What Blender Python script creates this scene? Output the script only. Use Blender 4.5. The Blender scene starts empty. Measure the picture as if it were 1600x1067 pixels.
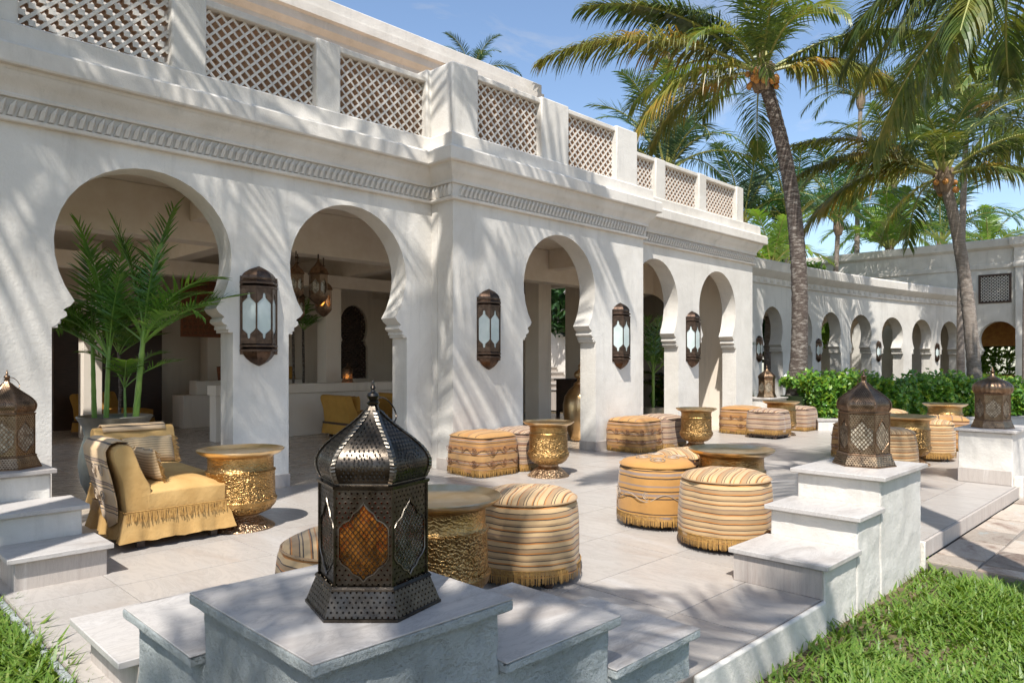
import bpy, bmesh, math, random
from math import sin, cos, pi, radians, sqrt, atan2
from mathutils import Vector, Matrix
from mathutils.geometry import tessellate_polygon
random.seed(7)
SC = bpy.context.scene
COL = SC.collection

# ------------------------------------------------------------------ camera, sky, sun, exposure
cam = bpy.data.objects.new('camera', bpy.data.cameras.new('camera'))
COL.objects.link(cam); SC.camera = cam
cam.location = (0, 0, 1.35)
cam.rotation_euler = (radians(90), 0, radians(-45))
cam.data.sensor_width = 36; cam.data.lens = 25.31
cam.data.shift_y = 0.0197
cam.data.clip_start = .05; cam.data.clip_end = 3000
SUN_EL = 56.0
SUN_H = Vector((.820, .572))                      # where the light travels, seen from above
LDIR = Vector((SUN_H.x*cos(radians(SUN_EL)), SUN_H.y*cos(radians(SUN_EL)), -sin(radians(SUN_EL))))
sun = bpy.data.objects.new('sun', bpy.data.lights.new('sun', 'SUN'))
COL.objects.link(sun)
sun.data.energy = 4.6; sun.data.angle = radians(.55); sun.data.color = (1, .972, .925)
sun.rotation_euler = LDIR.to_track_quat('-Z', 'Y').to_euler(); sun.location = (-6, -4, 14)
W = bpy.data.worlds.new('World'); SC.world = W; W.use_nodes = True
wn = W.node_tree.nodes; wl = W.node_tree.links
bg = wn['Background']; bg.inputs['Strength'].default_value = .135
sky = wn.new('ShaderNodeTexSky'); sky.sky_type = 'NISHITA'; sky.sun_disc = False
sky.sun_elevation = radians(SUN_EL); sky.sun_rotation = atan2(-LDIR.x, -LDIR.y)
sky.air_density = 1.0; sky.dust_density = .7; sky.ozone_density = 1.5
# thin high cloud over the clear sky
wtc = wn.new('ShaderNodeTexCoord'); wmp = wn.new('ShaderNodeMapping'); wmp.inputs['Scale'].default_value = (1.2, 2.2, 4.0); wl.new(wtc.outputs['Generated'], wmp.inputs[0])
wnz = wn.new('ShaderNodeTexNoise'); wnz.inputs['Scale'].default_value = 2.6; wnz.inputs['Detail'].default_value = 9; wnz.inputs['Roughness'].default_value = .62; wnz.inputs['Distortion'].default_value = .7; wl.new(wmp.outputs[0], wnz.inputs['Vector'])
wr = wn.new('ShaderNodeValToRGB'); wr.color_ramp.elements[0].position = .54; wr.color_ramp.elements[0].color = (0, 0, 0, 1); wr.color_ramp.elements[1].position = .86; wr.color_ramp.elements[1].color = (.8, .8, .8, 1); wl.new(wnz.outputs[0], wr.inputs[0])
wbw = wn.new('ShaderNodeRGBToBW'); wl.new(sky.outputs[0], wbw.inputs[0])
wml = wn.new('ShaderNodeMath'); wml.operation = 'MULTIPLY'; wml.inputs[1].default_value = 1.7; wl.new(wbw.outputs[0], wml.inputs[0])
wmx = wn.new('ShaderNodeMix'); wmx.data_type = 'RGBA'; wl.new(wr.outputs[0], wmx.inputs[0]); wl.new(sky.outputs[0], wmx.inputs[6]); wl.new(wml.outputs[0], wmx.inputs[7])
wl.new(wmx.outputs[2], bg.inputs[0])
SC.view_settings.view_transform = 'Standard'; SC.view_settings.look = 'None'
SC.view_settings.exposure = .64; SC.view_settings.gamma = 1
SC.render.engine = 'CYCLES'
SC.cycles.transparent_max_bounces = 24

# ------------------------------------------------------------------ materials
def nmat(name):
    m = bpy.data.materials.new(name); m.use_nodes = True
    nt = m.node_tree; b = nt.nodes['Principled BSDF']
    return m, nt, b
def node(nt, t, **kw):
    n = nt.nodes.new(t)
    for k, v in kw.items():
        if k[0] == 'i' and k[1:].isdigit(): n.inputs[int(k[1:])].default_value = v
        elif k in n.inputs: n.inputs[k].default_value = v
        else: setattr(n, k, v)
    return n
def ramp(nt, fac, stops, interp='LINEAR'):
    r = nt.nodes.new('ShaderNodeValToRGB'); e = r.color_ramp; e.interpolation = interp
    while len(e.elements) < len(stops): e.elements.new(.5)
    for el, (p, c) in zip(e.elements, stops):
        el.position = p; el.color = (*c, 1) if len(c) == 3 else c
    nt.links.new(fac, r.inputs[0]); return r.outputs[0]
def coords(nt, scale=(1, 1, 1), rot=(0, 0, 0)):
    tc = nt.nodes.new('ShaderNodeTexCoord'); mp = nt.nodes.new('ShaderNodeMapping')
    mp.inputs['Scale'].default_value = scale; mp.inputs['Rotation'].default_value = rot
    nt.links.new(tc.outputs['Object'], mp.inputs[0]); return mp.outputs[0]
def noise(nt, vec, scale, detail=5, rough=.6, dist=0):
    n = node(nt, 'ShaderNodeTexNoise'); n.inputs['Scale'].default_value = scale
    n.inputs['Detail'].default_value = detail; n.inputs['Roughness'].default_value = rough
    n.inputs['Distortion'].default_value = dist
    nt.links.new(vec, n.inputs['Vector']); return n.outputs[0]
def bump(nt, b, h, strength=.3, dist=.01, prev=None):
    n = nt.nodes.new('ShaderNodeBump'); n.inputs['Strength'].default_value = strength
    n.inputs['Distance'].default_value = dist
    nt.links.new(h, n.inputs['Height'])
    if prev: nt.links.new(prev, n.inputs['Normal'])
    nt.links.new(n.outputs[0], b.inputs['Normal']); return n.outputs[0]
def mixc(nt, f, a, b, mode='MIX'):
    n = nt.nodes.new('ShaderNodeMix'); n.data_type = 'RGBA'; n.blend_type = mode
    for s, v in ((0, f), (6, a), (7, b)):
        if isinstance(v, (int, float)): n.inputs[s].default_value = v
        elif isinstance(v, tuple): n.inputs[s].default_value = (*v, 1)
        else: nt.links.new(v, n.inputs[s])
    return n.outputs[2]
def math_(nt, op, a, b=None):
    n = nt.nodes.new('ShaderNodeMath'); n.operation = op
    for i, v in enumerate((a, b)):
        if v is None: continue
        if isinstance(v, (int, float)): n.inputs[i].default_value = v
        else: nt.links.new(v, n.inputs[i])
    return n.outputs[0]
def objrand(nt):
    return nt.nodes.new('ShaderNodeObjectInfo').outputs['Random']
def simple(name, c1, c2=None, rough=.6, metal=0, vs=6, bs=40, bst=.15, bd=.004, scale=(1, 1, 1), rnd=0, lo=.35, hi=.65):
    m, nt, b = nmat(name); v = coords(nt, scale)
    c2 = c2 or c1
    f = noise(nt, v, vs)
    col = ramp(nt, f, [(lo, c1), (hi, c2)])
    if rnd:
        k = math_(nt, 'MULTIPLY_ADD', objrand(nt), rnd); k.node.inputs[2].default_value = 1-rnd/2
        hs = nt.nodes.new('ShaderNodeHueSaturation'); nt.links.new(k, hs.inputs['Value']); nt.links.new(col, hs.inputs['Color']); col = hs.outputs[0]
    nt.links.new(col, b.inputs['Base Color'])
    b.inputs['Roughness'].default_value = rough; b.inputs['Metallic'].default_value = metal
    if bst: bump(nt, b, noise(nt, v, bs, 6), bst, bd)
    return m

def plaster(name, c1, c2, rs, bs, bst, bd):
    m, nt, b = nmat(name); v = coords(nt)
    big = noise(nt, v, .9, 6, .65, .6)
    col = ramp(nt, big, [(.3, c2), (.62, c1)])
    sv = coords(nt, (3, 3, .35))
    st = noise(nt, sv, 1.6, 6, .7)
    col = mixc(nt, ramp(nt, st, [(.54, (0, 0, 0)), (.80, (.5, .5, .5))]), col, tuple(x*.60 for x in c2))
    nt.links.new(col, b.inputs['Base Color']); b.inputs['Roughness'].default_value = .75
    n1 = bump(nt, b, noise(nt, v, rs, 4), bst*.9, bd*2.5)
    n2 = bump(nt, b, noise(nt, v, bs, 8, .7), bst, bd, n1)
    return m
M = {}
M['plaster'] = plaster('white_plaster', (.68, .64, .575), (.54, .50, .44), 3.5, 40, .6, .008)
M['rough'] = plaster('rough_shaded_painted_plaster', (.54, .57, .55), (.30, .325, .31), 11, 70, 1.0, .02)  # white paint greyed towards teal: the foreground shade is put into this colour
M['cream'] = plaster('interior_plaster', (.80, .71, .60), (.74, .64, .52), 3, 40, .2, .004)
M['trim'] = plaster('moulding_plaster', (.68, .63, .56), (.53, .485, .42), 6, 60, .5, .006)

def stone(name, c1, c2, c3, rough, rnd=.12, scale=(1, 1, 1), bst=.05, rot=(0, 0, 0)):
    m, nt, b = nmat(name); v = coords(nt, scale, rot)
    oi = nt.nodes.new('ShaderNodeObjectInfo')
    add = nt.nodes.new('ShaderNodeVectorMath'); add.operation = 'MULTIPLY_ADD'
    nt.links.new(oi.outputs['Random'], add.inputs[0]); add.inputs[1].default_value = (31, 17, 9); nt.links.new(v, add.inputs[2])
    v = add.outputs[0]
    f = noise(nt, v, 1.6, 8, .65, 1.6)
    col = ramp(nt, f, [(.3, c2), (.48, c1), (.58, c1), (.72, c3)])
    w = noise(nt, v, 7, 8, .75, 2.5)
    col = mixc(nt, ramp(nt, w, [(.5, (0, 0, 0)), (.535, (.3, .3, .3)), (.57, (0, 0, 0))]), col, tuple(x*.55 for x in c2))
    k = math_(nt, 'MULTIPLY_ADD', oi.outputs['Random'], rnd); k.node.inputs[2].default_value = 1-rnd/2
    hs = nt.nodes.new('ShaderNodeHueSaturation'); nt.links.new(k, hs.inputs['Value']); nt.links.new(col, hs.inputs['Color'])
    nt.links.new(hs.outputs[0], b.inputs['Base Color'])
    nt.links.new(ramp(nt, w, [(.3, (rough*.8,)*3), (.7, (min(1, rough*1.3),)*3)]), b.inputs['Roughness'])
    bump(nt, b, noise(nt, v, 30, 6), bst, .003)
    return m
M['tile'] = stone('pale_travertine_tile', (.40, .362, .323), (.345, .297, .258), (.43, .40, .37), .34, .06, (1, .28, 1))
M['tread'] = stone('marble_tread', (.47, .435, .40), (.29, .25, .22), (.53, .50, .47), .42, .12, (.5, 1.1, 1), .15)
M['riser'] = stone('vein_cut_riser', (.45, .395, .345), (.36, .30, .26), (.53, .48, .43), .5, .1, (5, 5, .35), .15)
M['infloor'] = stone('lounge_floor_tile', (.52, .44, .35), (.42, .33, .25), (.57, .50, .42), .26, .1, (.4, 1.5, 1))
M['flag'] = stone('slate_flagstone', (.42, .35, .28), (.20, .13, .095), (.38, .42, .40), .6, .8, (1.6, 1.6, 1), .9)
M['grout'] = simple('dark_grout', (.22, .19, .16), rough=.9)
M['terra'] = simple('terracotta_lattice_core', (.40, .26, .17), (.55, .42, .31), rough=.85, vs=30)
M['wood'] = simple('dark_wood', (.045, .026, .018), (.08, .045, .028), rough=.45, scale=(1, 1, 12))
M['soil'] = simple('garden_soil', (.085, .058, .03), (.16, .12, .06), rough=.95, vs=14, bs=70, bst=.8, bd=.02)
M['hole'] = simple('pierced_hole_shadow', (.012, .010, .008), rough=1.0, bst=0)
M['dark'] = simple('shaded_recess', (.035, .03, .027), rough=.9)  # near-black painted in for shade behind screen and window; plain colour on pots
M['beam'] = simple('ceiling_plaster', (.80, .71, .60), (.74, .64, .52), rough=.8)

def perf_metal(name, c1, c2, rough, pitch, hole, holes=True):
    m, nt, b = nmat(name); v = coords(nt)
    f = noise(nt, v, 14, 7, .7)
    nt.links.new(ramp(nt, f, [(.3, c1), (.7, c2)]), b.inputs['Base Color'])
    b.inputs['Metallic'].default_value = 1
    nt.links.new(ramp(nt, noise(nt, v, 30, 6), [(.3, (rough*.7,)*3), (.7, (min(.9, rough*1.5),)*3)]), b.inputs['Roughness'])
    n1 = bump(nt, b, noise(nt, v, 60, 5), .25, .004)
    if holes:
        uv = nt.nodes.new('ShaderNodeUVMap'); sep = nt.nodes.new('ShaderNodeSeparateXYZ'); nt.links.new(uv.outputs[0], sep.inputs[0])
        a = math_(nt, 'MULTIPLY', sep.outputs[0], 1/pitch); c = math_(nt, 'MULTIPLY', sep.outputs[1], 1/(pitch*.8))
        row = math_(nt, 'FLOOR', c); a = math_(nt, 'ADD', a, math_(nt, 'MULTIPLY', row, .5))
        fa = math_(nt, 'SUBTRACT', math_(nt, 'FRACT', a), .5); fc = math_(nt, 'SUBTRACT', math_(nt, 'FRACT', c), .5)
        r2 = math_(nt, 'ADD', math_(nt, 'MULTIPLY', fa, fa), math_(nt, 'MULTIPLY', math_(nt, 'MULTIPLY', fc, fc), .8))
        inside = math_(nt, 'LESS_THAN', r2, hole*hole)
        tr = nt.nodes.new('ShaderNodeBsdfTransparent'); tr.inputs[0].default_value = (.75, .62, .45, 1)
        mx = nt.nodes.new('ShaderNodeMixShader'); nt.links.new(inside, mx.inputs[0]); nt.links.new(b.outputs[0], mx.inputs[1]); nt.links.new(tr.outputs[0], mx.inputs[2])
        nt.links.new(mx.outputs[0], nt.nodes['Material Output'].inputs[0])
        ring = math_(nt, 'LESS_THAN', r2, hole*hole*2.4)
        bump(nt, b, ring, .5, .003, n1)
    return m
M['iron_p'] = perf_metal('pierced_dark_tin', (.035, .028, .022), (.12, .10, .08), .30, .0175, .18)
M['iron'] = perf_metal('dark_tin', (.035, .028, .022), (.12, .10, .08), .28, .02, .2, False)
M['iron_e'] = perf_metal('embossed_dark_tin', (.08, .068, .055), (.24, .21, .17), .30, .0075, .2, False)
M['bronze_p'] = perf_metal('pierced_bronze', (.16, .105, .065), (.38, .28, .18), .34, .018, .24)
M['bronze'] = perf_metal('antique_bronze', (.13, .08, .05), (.33, .22, .14), .34, .02, .2, False)
M['copper'] = perf_metal('old_copper_lamp_metal', (.05, .034, .026), (.15, .098, .07), .34, .02, .2, False)

def brass(name, c1, c2, zs, deep=1.0):
    m, nt, b = nmat(name); v = coords(nt)
    f = noise(nt, v, 9, 7, .7)
    b.inputs['Metallic'].default_value = 1
    tc = nt.nodes.new('ShaderNodeTexCoord'); sep = nt.nodes.new('ShaderNodeSeparateXYZ'); nt.links.new(tc.outputs['Object'], sep.inputs[0])
    z = sep.outputs[2]
    band = None
    for lo, hi in zs:
        a = math_(nt, 'MULTIPLY', math_(nt, 'GREATER_THAN', z, lo), math_(nt, 'LESS_THAN', z, hi))
        band = a if band is None else math_(nt, 'MAXIMUM', band, a)
    vor = node(nt, 'ShaderNodeTexVoronoi'); vor.feature = 'SMOOTH_F1'; vor.inputs['Scale'].default_value = 30
    nd = nt.nodes.new('ShaderNodeVectorMath'); nd.operation = 'MULTIPLY_ADD'
    nz = node(nt, 'ShaderNodeTexNoise'); nz.inputs['Scale'].default_value = 14; nt.links.new(v, nz.inputs['Vector'])
    nt.links.new(nz.outputs[1], nd.inputs[0]); nd.inputs[1].default_value = (.12, .12, .12); nt.links.new(v, nd.inputs[2])
    nt.links.new(nd.outputs[0], vor.inputs['Vector'])
    wv = node(nt, 'ShaderNodeTexWave'); wv.wave_type = 'RINGS'; wv.inputs['Scale'].default_value = 15; wv.inputs['Distortion'].default_value = 9; wv.inputs['Detail'].default_value = 2; wv.inputs['Detail Scale'].default_value = 2.2
    nt.links.new(v, wv.inputs['Vector'])
    h = math_(nt, 'ADD', math_(nt, 'MULTIPLY', vor.outputs[0], .9), math_(nt, 'MULTIPLY', wv.outputs[1], .7))
    h = math_(nt, 'MULTIPLY', h, math_(nt, 'MULTIPLY_ADD', band, 1.0)); 
    n1 = bump(nt, b, h, .95*deep, .0055)
    bump(nt, b, noise(nt, v, 12, 3), .18, .01, n1)
    col = ramp(nt, f, [(.3, c1), (.7, c2)])
    cav = ramp(nt, math_(nt, 'MULTIPLY', h, .7), [(.0, (1, 1, 1)), (.28, (.38, .33, .26)), (.5, (1, 1, 1))])
    col = mixc(nt, band, col, mixc(nt, 1.0, col, cav, 'MULTIPLY'))
    nt.links.new(col, b.inputs['Base Color'])
    nt.links.new(ramp(nt, noise(nt, v, 22, 6), [(.3, (.26,)*3), (.7, (.42,)*3)]), b.inputs['Roughness'])
    return m
M['brass'] = brass('engraved_brass', (.27, .155, .05), (.55, .34, .14), [(.24, .47), (.135, .20)])
M['brass_foot'] = brass('tarnished_brass_foot', (.34, .22, .13), (.52, .36, .22), [(.01, .10)])
M['tray'] = simple('worn_brass_tray', (.72, .50, .24), (.85, .66, .42), rough=.28, metal=1, vs=8, bs=25, bst=.1)
M['urn'] = simple('hammered_brass_urn', (.55, .36, .17), (.68, .47, .26), rough=.3, metal=1, vs=6, bs=60, bst=.4)
M['zinc'] = simple('dull_zinc_planter', (.21, .21, .18), (.36, .35, .30), rough=.42, metal=.8, vs=4, bs=35, bst=.3)

def cloth(name, stops, per, axis, wob=.006, base_noise=.12, rough=.85):
    m, nt, b = nmat(name); v = coords(nt)
    sep = nt.nodes.new('ShaderNodeSeparateXYZ'); nt.links.new(v, sep.inputs[0])
    z = sep.outputs[axis]
    n = noise(nt, v, 5, 2); z = math_(nt, 'ADD', z, math_(nt, 'MULTIPLY', n, wob))
    z = math_(nt, 'ADD', z, 3.0)
    f = math_(nt, 'FRACT', math_(nt, 'MULTIPLY', z, 1/per))
    col = ramp(nt, f, stops, 'CONSTANT')
    w = noise(nt, v, 220, 3); k = noise(nt, v, 7, 5)
    col = mixc(nt, ramp(nt, k, [(.35, (0, 0, 0)), (.75, (.35,)*3)]), col, tuple(x*.7 for x in stops[0][1]))
    nt.links.new(col, b.inputs['Base Color']); b.inputs['Roughness'].default_value = rough
    b.inputs['Sheen Weight'].default_value = .15
    n1 = bump(nt, b, w, .25, .002); bump(nt, b, noise(nt, v, 6, 4), .35, .02, n1)
    return m
CRM = (.52, .345, .17); CR2 = (.34, .21, .10); BLK = (.03, .02, .018); ORG = (.46, .17, .03); BRN = (.22, .14, .09); GLD = (.44, .22, .055); GRY = (.24, .18, .15)
st_side = [(0, CRM), (.10, BLK), (.13, ORG), (.17, CR2), (.27, BLK), (.30, CRM), (.42, ORG), (.46, BLK), (.49, CR2), (.60, BRN), (.65, CRM), (.75, BLK), (.78, ORG), (.82, CRM), (.91, BLK), (.94, CR2)]
st_top = [(0, CRM), (.08, ORG), (.12, CRM), (.22, BLK), (.26, ORG), (.30, CRM), (.48, BLK), (.515, CRM), (.58, BLK), (.61, CR2), (.80, ORG), (.84, BLK), (.87, CRM)]
M['striped_side'] = cloth('striped_kilim_side', st_side, .20, 2)
M['striped_top'] = cloth('striped_kilim_top', st_top, .15, 1)
DC = (.40, .27, .17); DC2 = (.22, .13, .09)
dk = [(0, DC), (.12, BLK), (.16, DC2), (.30, (.50, .36, .24)), (.36, BLK), (.40, DC), (.55, (.30, .13, .04)), (.6, BLK), (.64, DC2), (.80, (.52, .40, .28)), (.86, BLK), (.9, DC)]
M['brown_side'] = cloth('brown_striped_side', dk, .17, 2)
M['brown_top'] = cloth('brown_striped_top', dk, .19, 1)
gs = [(0, GLD), (.05, BLK), (.08, GLD), (.12, GRY), (.18, GLD), (.22, BLK), (.25, GLD), (.58, BLK), (.61, GLD), (.65, GRY), (.71, GLD), (.75, BLK), (.78, GLD), (.86, GRY), (.90, GLD)]
M['gold_side'] = cloth('gold_banded_side', gs, .34, 2)
M['gold_top'] = cloth('gold_cover_top', [(0, GLD), (.9, (.50, .25, .07))], 2.2, 1)
M['rust_side'] = cloth('rust_banded_side', [(0, (.36, .175, .05)), (.06, BLK), (.09, (.38, .19, .055)), (.14, GRY), (.19, (.33, .14, .035)), (.24, BLK), (.27, (.42, .23, .08)), (.52, BLK), (.55, (.36, .16, .04)), (.60, GRY), (.66, (.42, .24, .09)), (.72, BLK), (.75, (.34, .15, .04)), (.9, BRN), (.93, (.4, .2, .06))], .26, 2)
M['rust_top'] = cloth('rust_cover_top', [(0, (.40, .21, .065)), (.3, BLK), (.34, (.42, .23, .08)), (.7, BRN), (.76, (.38, .18, .05))], .30, 1)
M['gold'] = simple('golden_linen', (.52, .325, .12), (.43, .25, .08), rough=.85, vs=4, bs=9, bst=.35, bd=.03)
M['gold_dim'] = simple('mustard_linen', (.58, .31, .06), (.48, .25, .045), rough=.85, vs=4, bs=9, bst=.3, bd=.03)
M['fringe'] = simple('gold_silk_fringe', (.42, .235, .06), (.26, .13, .03), rough=.6, vs=60, bst=0)
M['throw'] = cloth('striped_throw', [(0, (.60, .42, .25)), (.14, BLK), (.19, (.62, .42, .22)), (.30, BLK), (.34, (.36, .22, .13)), (.42, BLK), (.46, (.62, .42, .22))], .17, 2)
M['cushion'] = cloth('ribbed_cushion', [(0, (.62, .45, .26)), (.5, (.55, .38, .2)), (.68, BLK), (.78, (.5, .33, .15))], .022, 2, .003)
M['scroll'] = simple('beaded_embroidery', (.32, .24, .17), (.42, .34, .26), rough=.5, vs=200)
M['scroll_g'] = simple('gold_thread_scroll', (.20, .09, .04), rough=.6)

def leafm(name, c1, c2, c3, trans=.35, rough=.38, vs=1.2):
    m, nt, b = nmat(name); v = coords(nt)
    f = noise(nt, v, vs, 5, .7)
    col = ramp(nt, f, [(.30, c1), (.52, c2), (.72, c3)])
    k = math_(nt, 'MULTIPLY_ADD', objrand(nt), .5); k.node.inputs[2].default_value = .75
    hs = nt.nodes.new('ShaderNodeHueSaturation'); nt.links.new(k, hs.inputs['Value']); nt.links.new(col, hs.inputs['Color'])
    nt.links.new(hs.outputs[0], b.inputs['Base Color']); b.inputs['Roughness'].default_value = rough
    t = nt.nodes.new('ShaderNodeBsdfTranslucent'); nt.links.new(mixc(nt, 1.0, hs.outputs[0], (1.6, 1.5, .7), 'MULTIPLY'), t.inputs[0])
    mx = nt.nodes.new('ShaderNodeMixShader'); mx.inputs[0].default_value = trans
    nt.links.new(b.outputs[0], mx.inputs[1]); nt.links.new(t.outputs[0], mx.inputs[2])
    nt.links.new(mx.outputs[0], nt.nodes['Material Output'].inputs[0])
    return m
M['coco'] = leafm('coconut_leaf', (.04, .075, .018), (.09, .135, .028), (.24, .21, .04), .32)
M['coco_y'] = leafm('ripening_coconut_leaf', (.075, .115, .02), (.18, .18, .03), (.45, .22, .03), .32)
M['areca'] = leafm('areca_leaf', (.016, .055, .016), (.035, .10, .022), (.09, .16, .03), .3)
M['bluepalm'] = leafm('grey_green_palm_leaf', (.022, .055, .03), (.04, .085, .035), (.11, .14, .04), .25)
M['bright'] = leafm('young_palm_leaf', (.09, .19, .025), (.16, .27, .035), (.26, .32, .06))
M['potleaf'] = leafm('glossy_potted_palm_leaf', (.05, .13, .025), (.11, .23, .04), (.24, .34, .07), .32, .2, 5)
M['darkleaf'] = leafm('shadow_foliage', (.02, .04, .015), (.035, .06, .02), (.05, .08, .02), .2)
M['hedge'] = leafm('hedge_leaf', (.035, .11, .02), (.11, .24, .03), (.42, .44, .04), .3, .3, 9)
M['grass'] = leafm('lawn_blade', (.04, .10, .012), (.13, .225, .028), (.34, .34, .11), .35, .45, 38)
M['husk'] = simple('coconut_husk', (.36, .13, .03), (.50, .24, .05), rough=.6)
M['fibre'] = simple('palm_sheath_fibre', (.16, .11, .07), (.26, .19, .12), rough=.9, vs=12)
M['rachis'] = simple('frond_stalk', (.20, .24, .05), (.34, .30, .08), rough=.5)
M['cane'] = simple('green_cane_stem', (.12, .26, .03), (.22, .34, .06), rough=.35, vs=5)
def bark(name, c1, c2, c3, sp):
    m, nt, b = nmat(name); v = coords(nt); v2 = coords(nt, (1, 1, 3.2))
    f = noise(nt, v2, 7, 8, .75)
    col = ramp(nt, f, [(.3, c1), (.5, c2), (.68, c3)])
    nt.links.new(col, b.inputs['Base Color']); b.inputs['Roughness'].default_value = .9
    bump(nt, b, noise(nt, v2, 22, 8, .8), .9, .03)
    return m
M['bark_dark'] = bark('rough_dark_bark', (.045, .03, .025), (.10, .075, .06), (.42, .38, .33), 5)
M['bark'] = bark('ringed_grey_bark', (.13, .10, .08), (.27, .22, .18), (.40, .35, .30), 5)

def glass_mat(name, col, mixf, rough=.1, emit=None):
    m, nt, b = nmat(name)
    nt.links.new(ramp(nt, noise(nt, coords(nt), 32, 5), [(.35, tuple(x*.35 for x in col)), (.65, tuple(min(1, x*1.5) for x in col))]), b.inputs['Base Color'])
    b.inputs['Roughness'].default_value = rough
    t = nt.nodes.new('ShaderNodeBsdfTransparent'); t.inputs[0].default_value = (*[min(1, c*1.3+.1) for c in col], 1)
    mx = nt.nodes.new('ShaderNodeMixShader'); mx.inputs[0].default_value = mixf
    nt.links.new(b.outputs[0], mx.inputs[1]); nt.links.new(t.outputs[0], mx.inputs[2])
    nt.links.new(mx.outputs[0], nt.nodes['Material Output'].inputs[0])
    if emit: b.inputs['Emission Color'].default_value = (*emit[0], 1); b.inputs['Emission Strength'].default_value = emit[1]
    return m
M['amber'] = glass_mat('amber_glass', (.50, .22, .035), .74)
M['clear'] = glass_mat('clear_rippled_glass', (.62, .55, .42), .35)
M['see'] = glass_mat('thin_clear_glass', (.50, .48, .40), .78)
M['milky'] = simple('frosted_glass_pane', (.42, .49, .47), (.55, .60, .58), rough=.15, vs=3, bst=.05)
m, nt, b = nmat('candle_glow'); b.inputs['Emission Color'].default_value = (1, .42, .08, 1); b.inputs['Emission Strength'].default_value = 5
b.inputs['Base Color'].default_value = (.8, .4, .1, 1); M['glow'] = m
M['husk_dim'] = simple('woven_rust_motif', (.20, .085, .035), (.13, .06, .03), rough=.9)
M['kilim'] = simple('dark_red_tapestry', (.16, .05, .025), (.26, .10, .04), rough=.9, vs=25)

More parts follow.
